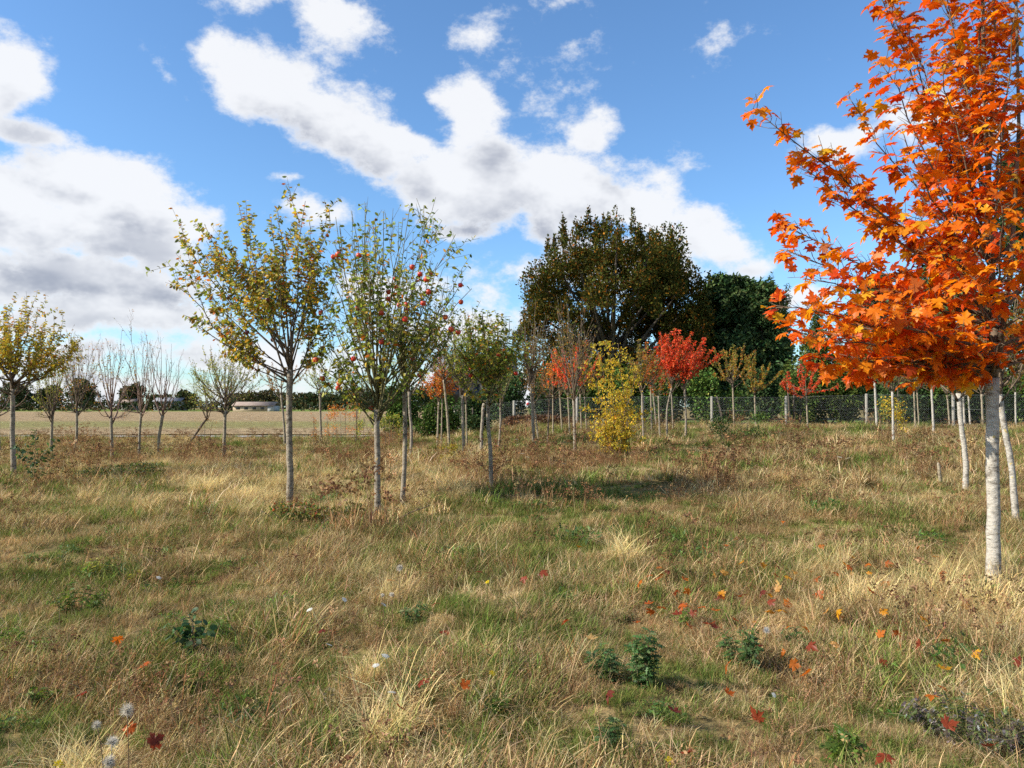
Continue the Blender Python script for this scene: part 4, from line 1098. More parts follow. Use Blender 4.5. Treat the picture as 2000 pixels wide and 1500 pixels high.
# the yellow bush of the meadow: a sheaf of feathery stems
b = G(1212, 893); Y = b[1]; s = Y / F; w = Wood(); stems = []
for k, (tx, ty, dz) in enumerate([(1152, 700, .2), (1168, 672, -.3), (1186, 664, .3), (1205, 672, -.1), (1225, 690, .4), (1240, 705, -.2), (1150, 800, -.3), (1258, 800, .1), (1160, 850, .3), (1245, 860, -.3), (1195, 740, -.6), (1215, 760, .6), (1175, 780, -.6), (1170, 860, -.5), (1235, 820, -.5)]):
    st = b + np.array([rng.normal(-.1, .25), rng.normal(0, .15), -.05]); tip = P(1200 + (tx - 1200) * 1.12, ty, Y + dz)
    d = tip - st; H_ = np.linalg.norm(d)
    q = wob(bez(st, st + np.array([d[0] * .35, d[1] * .35, d[2] * .5]), tip, 9), .015 * H_)
    stems.append((q, np.linspace(.014, .004, 9))); w.add(q, .003, .002, 20, .3)
    tg = unit(np.gradient(q, axis=0))
    for j in range(int(17 * H_)):
        t_ = rng.uniform(.15, 1); i_ = min(int(t_ * 8), 7); p_ = q[i_] + (q[i_ + 1] - q[i_]) * (t_ * 8 - i_)
        az_ = rng.uniform(0, 6.28); L_ = rng.uniform(.15, .6) * (1.1 - .5 * t_)
        dd = unit(np.array([math.cos(az_), math.sin(az_), rng.uniform(-.1, .55)]))
        w.add(bez(p_, p_ + dd * L_ * .5 + [0, 0, .03], p_ + dd * L_, 4), .003, .0015, 48, .15)
ap, ad = w.anchors(); n = len(ap)
e = thing('yellow_bush', 'tall many-stemmed bush with golden yellow leaves left of the red cherries', 'bush', b)
v, t = tubes(stems, 6); obj('stems', mesh_tri('stems', v - b, t, smooth=True), M_TWIG, e)
v, t = tubes(w.pl, 3); obj('branches', mesh_tri('branches', v - b, t), M_TWIG, e, 'stuff')
V, T, CC = leaf_arrays(OVAL, ap, frames(ad, .75, .15, .5), .058 * rng.uniform(.6, 1.3, n), palette(n, PAL_BUSHY, .2))
obj('foliage', mesh_tri('foliage', V - b, T, CC), M_LEAF, e, 'stuff')
print('yellow bush leaves', n)

# smaller shrubs within the orchard
gs = 'small shrubs among the orchard trees'
def shrub(label, px, py, w, top, n, size, pal, mt=M_LEAF, name='shrub', shape=DIA, stems=4, depth=None):
    b = G(px, py); Y = b[1]; s = Y / F; H = (py - top) * s; R = w * s / 2
    lob = [(rng.uniform(-1, 1) * R * .7, rng.uniform(-1, 1) * R * .6, H * rng.uniform(.25, .9), R * .35, R * .35, H * .16, 1) for k in range(12)]
    return blob_tree(name, label, 'shrub', gs, b, lob, n, size, pal, mt, .010, H * .8, shape, stems, .1, limb_to=10, twigmat=M_TWIG)


shrub('orange-leaved shrub left of the dense apple tree trunk', 672, 866, 70, 775, 900, .07, PAL_ORANGE)
shrub('bright green shrub behind the dense apple tree trunk', 760, 880, 90, 800, 1300, .06, PAL_GREEN)
shrub('green shrub at the field edge left of the dense apple tree', 705, 870, 50, 795, 600, .06, PAL_GREEN)
shrub('yellow-green suckers at the foot of the spotted white stem', 1745, 862, 85, 775, 900, .055, PAL_BUSHY)
shrub('low dark green bramble in the meadow below the olive-brown cherry', 1440, 862, 120, 805, 1800, .06, PAL_LAUREL)
shrub('sparse twiggy weed beside the leaning trunk', 400, 870, 50, 815, 260, .05, PAL_SPARSE)
shrub('low leafy weed at the foot of the tall green tree', 880, 905, 60, 868, 500, .05, PAL_YELLOW)
shrub('thin reddish sapling before the field', 612, 872, 16, 795, 60, .08, PAL_ORANGE, stems=1)
shrub('thin orange sapling with drooping leaves before the field', 640, 870, 22, 800, 80, .08, PAL_ORANGE, stems=1)
shrub('low bramble with dark and red leaves round the foot of the wide apple tree', 590, 1022, 150, 985, 1000, .045, [(3, (.09, .12, .03)), (2, (.14, .14, .04)), (1, (.30, .06, .025)), (2, (.2, .13, .06))], name='bramble')
shrub('low dark bramble between the two apple trunks', 670, 1020, 110, 985, 700, .045, [(3, (.09, .12, .03)), (2, (.14, .14, .04)), (2, (.2, .13, .06))], name='bramble')
shrub('dark low bramble patch at the left near the poplar sapling', 250, 938, 190, 905, 2200, .05, [(3, (.06, .085, .03)), (2, (.10, .11, .04)), (1, (.16, .09, .05))], name='bramble')
print('background done')

# ------------------------------------------------------------------ fence with concrete posts, sign
pA = P(1692, 832, 33.2); pB = P(1004, 838, 39.5)
def fence_pt(t):
    p = pA + (pB - pA) * t; return np.array([p[0], p[1], float(gz(p[0], p[1]))])
fdir = unit((pB - pA) * [1, 1, 0]); fn_ = np.array([-fdir[1], fdir[0], 0])
fe = thing('mesh_fence', 'chain-link fence on square concrete posts along the right-hand edge of the meadow', 'fence', fence_pt(0))
b0 = fence_pt(0); H = 1.36
ts = []
Xpx = [1692, 1535, 1390, 1255, 1127, 1004]
for px in Xpx:                              # where the line meets each post
    k = (px - 1000) / F
    t = (k * pA[1] - pA[0]) / ((pB[0] - pA[0]) - k * (pB[1] - pA[1])); ts.append(t)
dt = ts[1] - ts[0]
ts = [ts[0] - 2 * dt, ts[0] - dt] + ts + [ts[-1] + (ts[-1] - ts[-2])]
for i, t in enumerate(ts):
    p = fence_pt(t) - b0; a = .055
    q = [p + fdir * sx_ * a + fn_ * sy_ * a for sx_, sy_ in ((-1, -1), (1, -1), (1, 1), (-1, 1))]
    V = [c + [0, 0, -.2] for c in q] + [c + [0, 0, H] for c in q] + [p + (c - p) * .72 + [0, 0, H + .03] for c in q]
    T = []
    for l in (0, 4):
        for j in range(4): T += [(l + j, l + (j + 1) % 4, l + 4 + (j + 1) % 4), (l + j, l + 4 + (j + 1) % 4, l + 4 + j)]
    T += [(8, 9, 10), (8, 10, 11)]
    obj('post', mesh_tri('post', np.array(V), np.array(T)), M_CONCRETE, fe)
for i in range(len(ts) - 1):
    p0 = fence_pt(ts[i]) - b0 + fn_ * .07; p1 = fence_pt(ts[i + 1]) - b0 + fn_ * .07; L = np.linalg.norm(p1 - p0); pl = []
    hh = H - .06; sp = .075; rw = .0010
    for sg in (1, -1):
        for c in np.arange(-hh, L, sp):
            s0, s1 = max(c, 0), min(c + hh, L)
            if s1 - s0 < .02: continue
            z0, z1 = s0 - c, s1 - c
            if sg < 0: z0, z1 = hh - z0, hh - z1
            a_ = p0 + (p1 - p0) * (s0 / L) + [0, 0, .04 + z0]; b_ = p0 + (p1 - p0) * (s1 / L) + [0, 0, .04 + z1]
            pl.append((np.array([a_, b_]), np.array([rw, rw])))
    v, t = tubes(pl, 3, False); obj('wire_mesh', mesh_tri('wire_mesh', v, t), M_WIRE, fe, 'stuff')
    for z in (.05, H * .55, H - .02):
        v, t = tubes([(np.array([p0 + [0, 0, z] - fn_ * .006, p1 + [0, 0, z] - fn_ * .006]), np.array([.0028, .0028]))], 4)
        obj('straining_wire', mesh_tri('straining_wire', v, t), M_WIRE, fe)
M_SIGNW = plain_mat('sign_white', (.72, .70, .68), (.8, .79, .77), 20, .4, 0)
M_SIGNR = plain_mat('sign_red', (.52, .03, .03), (.62, .05, .05), 20, .4, 0)
tS = None
k = (1031.5 - 1000) / F
tS = (k * pA[1] - pA[0]) / ((pB[0] - pA[0]) - k * (pB[1] - pA[1])); pS = fence_pt(tS)
zc = CZ + (795 - 788) / F * pS[1]
sg = thing('warning_sign', 'small red and white sign hanging on the mesh fence', 'sign', (pS[0] - .02, pS[1] - .06, zc - .14))
v, t = boxes([(-.09, .09, -.006, .006, 0, .28)]); obj('board', mesh_tri('board', v, t), M_SIGNW, sg)
v, t = boxes([(-.075, .075, -.010, -.007, .06, .185)]); obj('red_panel', mesh_tri('red_panel', v, t), M_SIGNR, sg)
obj('lawn', grid_mesh('lawn', np.linspace(-6, 40, 40), np.linspace(40.6, 47, 14), .01), plain_mat('lawn_green', (.08, .14, .02), (.12, .19, .03), 6, .9, .3), kind='structure')

# ------------------------------------------------------------------ far side of the field
def far_tree(label, px, Y, w, top, n=2600, pal=PAL_FAR, size=None):
    b = on_ground(px, Y); s = Y / F; H = (795 - top) * s + CZ - b[2]; R = w * s / 2
    lob = [(rng.uniform(-1, 1) * R * .65, rng.uniform(-1, 1) * R * .5, H * rng.uniform(.3, .8), R * .4, R * .4, H * .2, 1) for k in range(12)] + [(0, 0, H * .5, R * .8, R * .7, H * .42, 1.5)]
    return blob_tree('field_tree', label, 'tree', 'trees along the far side of the field', b, lob, n, size or s * 5.5, pal, M_DARKLEAF, H * .02, H * .5, DIA, 1, .35, limb_to=6)


far_tree('dark far tree behind the leftmost yellow tree', 35, 400, 80, 740)
far_tree('dark rounded far tree between the sparse trees at the left', 162, 400, 72, 737)
far_tree('low dark far tree at the left beside the small sparse tree', 95, 410, 60, 752)
far_tree('dark dome-shaped far tree behind the slender bare tree', 258, 400, 56, 747)
far_tree('dark far tree left of the pale green tree', 362, 400, 46, 762)
far_tree('far tree right of the far dome-shaped tree', 312, 430, 60, 771)
for k, (px, w_, tp) in enumerate([(470, 80, 766), (520, 90, 760), (575, 90, 764), (625, 80, 762), (675, 90, 758), (730, 90, 757), (785, 90, 752), (840, 90, 750), (890, 100, 745), (950, 110, 740)]):
    far_tree(['hazy brown far tree above the long barn', 'hazy far tree right above the barn roof', 'hazy far tree behind the brown cherry', 'hazy far tree between the apple trunks', 'far tree right of the small dark green tree', 'far tree behind the dense apple fork',
              'far tree behind the slim kinked apple', 'far tree behind the orange small trees', 'far tree behind the tall green tree', 'far tree behind the small round apple tree'][k], px, 520, w_, tp, 1800, PAL_FARB if k < 3 else PAL_FAR)
# far hedge: one mass
n = 9000; X = rng.uniform(-330, -20, n); Yh = 380 + rng.normal(0, 2, n) + (X + 170) * .02; Zh = rng.random(n) ** .7 * (3.4 + 1.5 * fbm(X * .05, Yh * 0, 2))
pos = np.stack([X, Yh, Zh + gz(X, Yh)], -1)
V, T, CC = leaf_arrays(DIA, pos, frames(unit(rng.normal(size=(n, 3))), .5, 0, .3), rng.uniform(.8, 1.8, n), palette(n, PAL_FAR, .25))
tag(obj('far_hedge', mesh_tri('far_hedge', V, T, CC), M_DARKLEAF, None, 'stuff'), 'dark hedge running along the far edge of the stubble field', 'hedge')

M_TILE = plain_mat('barn_roof', (.21, .15, .12), (.31, .24, .19), .6, .9, .3)
M_BARNW = plain_mat('barn_wall', (.34, .25, .16), (.42, .33, .22), .5, .9, .2)
M_WHITEW = plain_mat('white_wall', (.30, .30, .29), (.4, .39, .37), .5, .8, 0)
M_DARKOPEN = plain_mat('dark_window', (.02, .02, .025), (.035, .035, .04), 2, .3, 0)


def barn(name, label, px0, px1, Y, top, eave, wall, roof, white_end=0, nwin=4):
    s = Y / F; x0, x1 = (px0 - 1000) * s, (px1 - 1000) * s; L = x1 - x0
    zb = float(gz((x0 + x1) / 2, Y)); H = (795 - top) * s + CZ - zb; E = (795 - eave) * s + CZ - zb; D = 9.
    e = thing(name, label, 'building', (x0, Y, zb))
    v, t = boxes([(0, L, 0, D, -.3, E)]); wl = obj('wall', mesh_tri('wall', v, t), wall, e)
    if white_end:
        v, t = boxes([(L - white_end * s, L + .05, -.06, D, -.3, E - .05)]); obj('white_annex', mesh_tri('white_annex', v, t), M_WHITEW, e)
    o = .5
    V = np.array([(-o, -o, E - .1), (L + o, -o, E - .1), (L + o, D / 2, H), (-o, D / 2, H), (-o, D + o, E - .1), (L + o, D + o, E - .1),
                  (-o, -o, E + .1), (L + o, -o, E + .1), (L + o, D / 2, H + .2), (-o, D / 2, H + .2), (-o, D + o, E + .1), (L + o, D + o, E + .1)], float)
    T = []
    for a, b, c, d in ((6, 7, 8, 9), (9, 8, 11, 10), (1, 0, 3, 2), (2, 3, 4, 5), (0, 1, 7, 6), (5, 4, 10, 11), (0, 6, 9, 3), (3, 9, 10, 4), (1, 2, 8, 7), (2, 5, 11, 8)): T += [(a, b, c), (a, c, d)]
    obj('roof', mesh_tri('roof', V, np.array(T)), roof, e)
    for k in range(nwin):
        cx = L * (k + .5) / nwin * .8 + .5
        v, t = boxes([(cx - .8, cx + .8, -.03, .02, E * .35, E * .75)]); obj('window', mesh_tri('window', v, t), M_DARKOPEN, e)
    return e


barn('long_barn', 'long low farm building with a pale brown roof across the field', 455, 534, 330, 785.5, 792.5, M_BARNW, M_TILE, 11)
barn('farm_shed', 'low pale-roofed farm shed behind the bare trees across the field', 300, 352, 392, 777, 784, M_WHITEW, plain_mat('pale_roof', (.15, .15, .16), (.21, .21, .22), .6, .7, 0))
barn('farm_shed', 'small pale shed behind the vase-shaped bare tree across the field', 236, 262, 392, 779, 787, M_WHITEW, M_TILE, 0, 2)
# house behind the orchard, with two television aerials
hs = barn('house', 'grey-roofed house behind the orchard trees with two television aerials', 850, 1000, 75, 690, 725, plain_mat('house_wall', (.10, .085, .07), (.15, .125, .10), 1, .9, .2), plain_mat('slate_roof', (.10, .105, .12), (.16, .165, .18), 2, .7, .2), 0, 3)
s = 75 / F
for px in (938, 987):
    x = (px - 850) * s; zt = (795 - 607) * s + CZ - hs.location.z; zr = (795 - 690) * s + CZ - hs.location.z
    pls = [(np.array([[x, 4.5, zr - .3], [x, 4.5, zt]]), np.array([.025, .02]))]
    pls.append((np.array([[x - .5, 4.5, zt - .02], [x + .5, 4.5, zt - .02]]), np.array([.015, .015])))
    for k in range(6): pls.append((np.array([[x - .45 + k * .18, 4.2, zt - .02], [x - .45 + k * .18, 4.8, zt - .02]]), np.array([.012, .012])))
    v, t = tubes(pls, 4); obj('aerial', mesh_tri('aerial', v, t), M_WIRE, hs)
print('far done')

# ------------------------------------------------------------------ saplings, weeds, flowers, fallen leaves
def sapling(label, px, py, top, halfw, nleaf, lsize, pal, group=None, name='poplar_sapling', shape=OVAL, nst=4, category='sapling', mt=None):
    """a leafy plant whose leaves are parts of their own"""
    b = G(px, py); Y = b[1]; s = Y / F; H = (py - top) * s; R = halfw * s
    e = thing(name, label, category, b, group)
    w = Wood()
    w.add(wob(bez(b - [0, 0, .05], b + [0, 0, H * .5], b + [rng.normal(0, .1) * R, 0, H * .97], 7), .01), .009, .003, nleaf * .35 / H, .2)
    for k in range(nst):
        a = rng.uniform(0, 6.28); z = H * rng.uniform(.05, .45); st = b + [0, 0, z]
        tip = b + np.array([math.cos(a) * R, math.sin(a) * R, z + (H - z) * rng.uniform(.35, .8)])
        q = bez(st, st * .5 + tip * .5 + [0, 0, -.03], tip, 6); w.add(q, .005, .002, nleaf * .65 / nst / np.linalg.norm(tip - st), .1)
    v, t = tubes(w.pl, 5); obj('stem', mesh_tri('stem', v - b, t, smooth=True), M_TWIG, e)
    ap, ad = w.anchors(); n = min(len(ap), 290)
    x, y, z = frames(ad, .8, .1, .45); sz = lsize * rng.uniform(.6, 1.25, len(ap))
    cols = palette(8, pal, .2); ms = []
    for c in cols:
        me = mesh_tri('leaf', shape[0] * [1, 1.35, 1], shape[1], np.repeat(c[None], len(shape[0]), 0)); me.materials.append(mt or M_LEAF); ms.append(me)
    for i in range(n):
        o = bpy.data.objects.new('leaf', ms[rng.integers(8)]); COL.objects.link(o); o.parent = e
        Rm = np.stack([x[i], y[i], z[i]], 1) * sz[i]; l = ap[i] + x[i] * .02 - b
        o.matrix_basis = Matrix(((*Rm[0], l[0]), (*Rm[1], l[1]), (*Rm[2], l[2]), (0, 0, 0, 1)))
    return e


PAL_POP = [(3, (.045, .09, .035)), (2, (.065, .12, .045)), (1, (.10, .16, .06))]
sapling('dark blue-green poplar sapling before the leftmost yellow tree', 66, 955, 838, 44, 240, .085, PAL_POP)
sapling('small blue-green poplar shoot in the left foreground grass', 378, 1290, 1200, 36, 110, .055, PAL_POP)
PAL_WEED = [(4, (.10, .17, .03)), (3, (.14, .22, .04)), (1, (.22, .26, .06))]
PAL_WEEDB = [(4, (.06, .12, .04)), (3, (.09, .16, .05)), (1, (.14, .20, .06))]
FEATHER = (np.array([[0, 0, 0], [.2, .05, .02], [.35, .3, .03], [.42, .06, .0], [.6, .28, 0], [.66, .05, -.02], [.82, .16, -.05], [1, 0, -.12], [.82, -.16, -.05], [.66, -.05, -.02], [.6, -.28, 0], [.42, -.06, 0], [.35, -.3, .03], [.2, -.05, .02]], float),
           np.array([[0, 13, 1], [1, 13, 11], [1, 11, 3], [1, 3, 2], [13, 12, 11], [3, 11, 9], [3, 9, 5], [3, 5, 4], [11, 10, 9], [5, 9, 7], [5, 7, 6], [9, 8, 7]]))
FEATHER = (FEATHER[0] * [1, .72, 1], FEATHER[1])
gw = 'green leafy weeds in the meadow'


def weed(label, px, py, w_, h, n, size, pal=PAL_WEED, stems=7, name='leafy_weed', shape=FEATHER):
    b = G(px, py); Y = b[1]; s = Y / F; H = h * s; R = w_ * s / 2
    e = thing(name, label, 'weed', b, gw); w = Wood()
    n = int(n * 2.4); size = size * .72; stems = int(stems * 1.5)
    for k in range(stems):
        a = rng.uniform(0, 6.28); rr = R * math.sqrt(rng.random()); st = b + np.array([math.cos(a) * rr * .5, math.sin(a) * rr * .5, -.03])
        tip = b + np.array([math.cos(a) * rr, math.sin(a) * rr, H * rng.uniform(.55, 1.05) * (1 - .35 * rr / R)])
        w.add(bez(st, st + [0, 0, H * .5], tip, 6), .0035, .0012, n / stems / np.linalg.norm(tip - st), .1)
    v, t = tubes(w.pl, 4); obj('stems', mesh_tri('stems', v - b, t), M_TWIGO, e, 'stuff')
    ap, ad = w.anchors()
    V, T, CC = leaf_arrays(shape, ap, frames(ad, .78, .12, .5), size * rng.uniform(.5, 1.3, len(ap)), palette(len(ap), pal, .2))
    obj('foliage', mesh_tri('foliage', V - b, T, CC), M_LEAF, e, 'stuff')


W = weed
W('tallest feathery green weed in the right foreground', 1262, 1345, 70, 135, 260, .075, PAL_WEEDB, 8)
W('spreading green weed left of the tallest feathery weed', 1182, 1330, 80, 75, 170, .07, PAL_WEEDB, 7)
W('green feathery weed right of the tallest one, beside a dandelion clock', 1450, 1310, 90, 110, 240, .07, PAL_WEEDB, 9)
W('small green weed behind the feathery weed in the right foreground', 1335, 1225, 60, 45, 110, .06, PAL_WEED, 6)
W('low green weed right of the dandelion clock', 1555, 1270, 60, 50, 110, .06, PAL_WEEDB, 6)
W('leafy weed below the blond grass at the right', 1740, 1350, 70, 60, 140, .065, PAL_WEED, 7)
W('green weed at the bottom right of centre', 1192, 1470, 60, 75, 150, .06, PAL_WEEDB, 7)
W('ferny rosette at the bottom edge right of centre', 1640, 1480, 80, 60, 120, .10, PAL_WEED, 8)
W('bushy yellow-green weed clump at the left', 150, 1205, 120, 75, 330, .06, PAL_WEED, 12)
W('upright yellow-green weed behind the clump at the left', 190, 1135, 70, 60, 200, .06, [(3, (.19, .22, .04)), (1, (.3, .28, .05))], 8)
W('green weed beside the small poplar shoot', 430, 1255, 50, 65, 160, .055, PAL_WEED, 7)
W('low green weed at the left frame edge', 15, 1270, 70, 55, 150, .06, PAL_WEED, 7)
W('low green weed left of the poplar shoot', 82, 1280, 60, 45, 130, .06, PAL_WEED, 7)
W('low green weed near the bottom left corner', 72, 1390, 70, 50, 150, .06, PAL_WEED, 7)
W('green weed right of the white flowers in the middle foreground', 810, 1215, 70, 45, 150, .055, PAL_WEEDB, 8)
W('green weed patch at the bottom centre', 690, 1440, 110, 60, 260, .055, PAL_WEEDB, 11)
W('green weed clump at the bottom centre left', 510, 1420, 90, 55, 200, .055, PAL_WEEDB, 9)
W('yellow-green upright weed in the left meadow', 268, 1150, 30, 50, 90, .05, [(3, (.26, .28, .04)), (1, (.3, .28, .05))], 5)
W('small green weed at the bottom left of centre', 390, 1360, 50, 45, 110, .055, PAL_WEED, 6)
W('green weed in the lower middle', 960, 1390, 90, 50, 190, .055, PAL_WEED, 9)
W('green weed below the maple at the right edge of its leaf litter', 1330, 1135, 60, 35, 100, .055, PAL_WEED, 6)
W('dark purplish weed mass in the bottom right corner', 1885, 1455, 230, 95, 800, .045, [(4, (.10, .085, .06)), (2, (.13, .10, .11)), (3, (.11, .15, .05)), (1, (.30, .28, .28))], 22, 'dark_weed')
W('dark weed right at the corner below the maple', 1985, 1490, 90, 90, 260, .045, [(4, (.10, .085, .06)), (2, (.13, .10, .11)), (2, (.11, .15, .05)), (1, (.30, .28, .28))], 12, 'dark_weed')


def sward(X, Y): return gz(X, Y)


# fallen maple leaves
LF = []
Z8 = [(570, 455, 'o'), (45, 460, 'r'), (120, 435, 'r'), (610, 380, 'o'), (750, 342, 'o'), (838, 332, 'o'), (875, 300, 'o'), (262, 332, 'y'), (945, 336, 'r'), (1060, 236, 'o'), (1205, 333, 'o'), (1262, 352, 'r'), (1325, 368, 'y'), (1305, 402, 'y'),
      (1385, 405, 'o'), (1465, 402, 'o'), (1162, 428, 'y'), (1190, 458, 'o'), (1105, 432, 'p'), (1270, 440, 'o'), (1325, 442, 'p'), (1388, 465, 'y'), (1585, 437, 'o'), (1655, 373, 'p'), (1585, 337, 'o'), (640, 510, 'r'), (815, 535, 'o'), (900, 520, 'r'),
      (980, 512, 'r'), (1010, 525, 'y'), (1030, 450, 'o'), (1270, 500, 'p'), (530, 560, 'o'), (585, 568, 'o'), (665, 565, 'o'), (740, 570, 'o'), (650, 600, 'r'), (705, 595, 'r'), (1070, 570, 'o'), (1280, 603, 'y'), (1450, 590, 'y'), (1770, 570, 'y'),
      (1865, 575, 'r'), (205, 625, 'r'), (310, 695, 'p'), (690, 648, 'o'), (790, 650, 'r'), (960, 632, 'y'), (950, 715, 'r'), (1060, 755, 'o'), (1155, 658, 'o'), (1165, 722, 'r'), (1265, 712, 'p'), (1100, 795, 'o'), (835, 800, 'o'), (845, 908, 'o'),
      (1145, 825, 'o'), (1450, 785, 'r'), (1440, 680, 'o'), (1505, 672, 'o'), (1695, 700, 'o'), (1810, 750, 'y'), (1895, 630, 'o'), (1980, 790, 'r'), (1690, 815, 'y'), (1680, 880, 'o'), (1640, 915, 'o'), (635, 980, 'r'), (955, 1005, 'r'), (380, 910, 'r'),
      (680, 1145, 'r'), (1460, 1155, 'r'), (1870, 1115, 'r'), (1700, 1030, 'r'), (1590, 720, 'r')]
Z7 = [(1520, 470, 'o'), (1700, 555, 'r'), (563, 790, 'o'), (1120, 970, 'r'), (510, 1045, 'o'), (605, 1095, 'r'), (1565, 968, 'r'), (1815, 877, 'o'), (1650, 855, 'r'), (1255, 660, 'r'), (1675, 440, 'r'), (1735, 665, 'r'), (460, 695, 'o'), (320, 905, 'r'), (1875, 430, 'r')]
leaves = [(1000 + x / 2, 900 + y / 2, c) for x, y, c in Z8] + [(x / 2, 900 + y / 2, c) for x, y, c in Z7]
for k in range(46):
    leaves.append((float(rng.uniform(1240, 1880)), float(1075 + 190 * rng.beta(2, 2.5)), 'oyopr'[k % 5]))
LC = {'o': [(.48, .11, .015), (.55, .16, .02)], 'r': [(.20, .040, .022), (.30, .06, .025)], 'y': [(.75, .38, .02), (.68, .30, .02)], 'p': [(.70, .45, .16), (.66, .36, .10)]}
LMESH = {}
for c, l in LC.items():
    for k, rgb in enumerate(l):
        for j in range(3):
            shp = maple_shape(50 + j * 7 + k, [.45, -.3, .25][j], [.25, .1, -.2][j])
            me = mesh_tri('fallen_leaf', shp[0] - [.3, 0, 0], shp[1], np.repeat(np.array(rgb)[None], len(shp[0]), 0)); me.materials.append(M_MAPLE)
            LMESH[c, k, j] = me
LBL = {'o': 'orange', 'r': 'dark red', 'y': 'yellow', 'p': 'pale buff'}
def leaf_zone(px, py):
    return 'in the left half of the meadow' if px < 1000 else 'well behind the yellow litter' if py < 1090 else 'in the litter left of the maple trunk' if py < 1200 else 'around the right foreground weeds' if py < 1320 else 'in the bottom right foreground'


for (px, py, c) in leaves:
    d = pxdir(px, py); Y = G(px, py)[1]
    g0 = G(px, py + 4); hgt = rng.uniform(.12, .18)
    kx = d.x / d.y; kz = d.z / d.y
    Yv = np.arange(1.5, 60, .02); h_ = CZ + kz * Yv - gz(kx * Yv, Yv); i = np.argmax(h_ < hgt); Y = Yv[i]
    o = obj('fallen_leaf', LMESH[c, rng.integers(2), rng.integers(3)], None, None, None, (kx * Y, Y, CZ + kz * Y))
    sz = rng.uniform(.05, .085); o.scale = (sz, sz, sz)
    o.rotation_euler = (rng.normal(.35, .45), rng.normal(0, .45), rng.uniform(0, 6.28))
    zone = leaf_zone(px, py)
    same = sorted((q_[0], q_[1]) for q_ in leaves if q_[2] == c and leaf_zone(q_[0], q_[1]) == zone); k_ = same.index((px, py))
    tag(o, f'{ORD[k_]} {LBL[c]} fallen leaf from the left {zone}', 'fallen leaf', f'{LBL[c]} fallen leaves {zone}')


# flowers
M_PETAL = leaf_mat('petal', .45, .6, .1, .08, (1, 1, 1))
def flower_umbel(col, k=22, dome=.18):
    V = []; T = []; C = []
    for i in range(k):
        a = i * 2.39996; r = math.sqrt(i / k) * .5; c = np.array([r * math.cos(a), r * math.sin(a), dome * (1 - (r * 2) ** 2) * .6])
        s_ = .13; n = len(V)
        for j in range(6): V.append(c + [s_ * math.cos(j * 1.047), s_ * math.sin(j * 1.047), .03 * (j % 2)])
        V.append(c + [0, 0, .05]); T += [(n + 6, n + j, n + (j + 1) % 6) for j in range(6)]
        C += [col] * 7
    return mesh_tri('head', np.array(V), np.array(T), np.array(C) * rng.uniform(.9, 1.05, (len(C), 1)))


def fluff(col, k=150, spread=1.0, lift=.2):
    pl = []
    for i in range(k):
        d = unit(rng.normal(size=3) + [0, 0, lift]); L = rng.uniform(.3, .55) * spread
        pl.append((np.array([d * .04, d * L * .6, d * L + rng.normal(0, .05, 3)]), np.array([.008, .007, .003])))
    v, t = tubes(pl, 3, False)
    return mesh_tri('head', v, t, np.repeat(np.array(col)[None], len(v), 0))


H_WHITE = flower_umbel((.78, .77, .70)); H_YEL = flower_umbel((.80, .58, .02), 14, .25); H_FLUFF = fluff((.82, .77, .68), 260, .8, .9); H_CLOCK = fluff((.75, .75, .73), 220, .9, .1); H_CREAM = flower_umbel((.62, .54, .40), 24, .1)
for h in (H_WHITE, H_YEL, H_FLUFF, H_CLOCK, H_CREAM): h.materials.append(M_PETAL)
M_STEM = leaf_mat('flower_stem', .1, .7, .1, .2)


def flower(name, label, category, group, px, py, head, size, hgt, tilt=.3, stemcol=(.14, .17, .05)):
    d = pxdir(px, py); kx = d.x / d.y; kz = d.z / d.y
    Yv = np.arange(1.5, 60, .02); h_ = CZ + kz * Yv - gz(kx * Yv, Yv); Y = Yv[np.argmax(h_ < hgt)]
    top = np.array([kx * Y, Y, CZ + kz * Y]); base = np.array([top[0] + rng.normal(0, .02), Y + .02, float(gz(kx * Y, Y))])
    e = thing(name, label, category, base, group)
    v, t = tubes([(bez(base - [0, 0, .03], base + [0, 0, hgt * .6], top, 6) - base, np.linspace(.003, .0018, 6))], 4)
    obj('stem', mesh_tri('stem', v, t, np.repeat(np.array(stemcol)[None], len(v), 0)), M_STEM, e)
    o = obj('head', head, None, e, None, top - base); o.scale = (size, size, size); o.rotation_euler = (rng.normal(.3, tilt), rng.normal(0, tilt), rng.uniform(0, 6))


def z7(x, y): return x / 2, 900 + y / 2
def z8(x, y): return 1000 + x / 2, 900 + y / 2


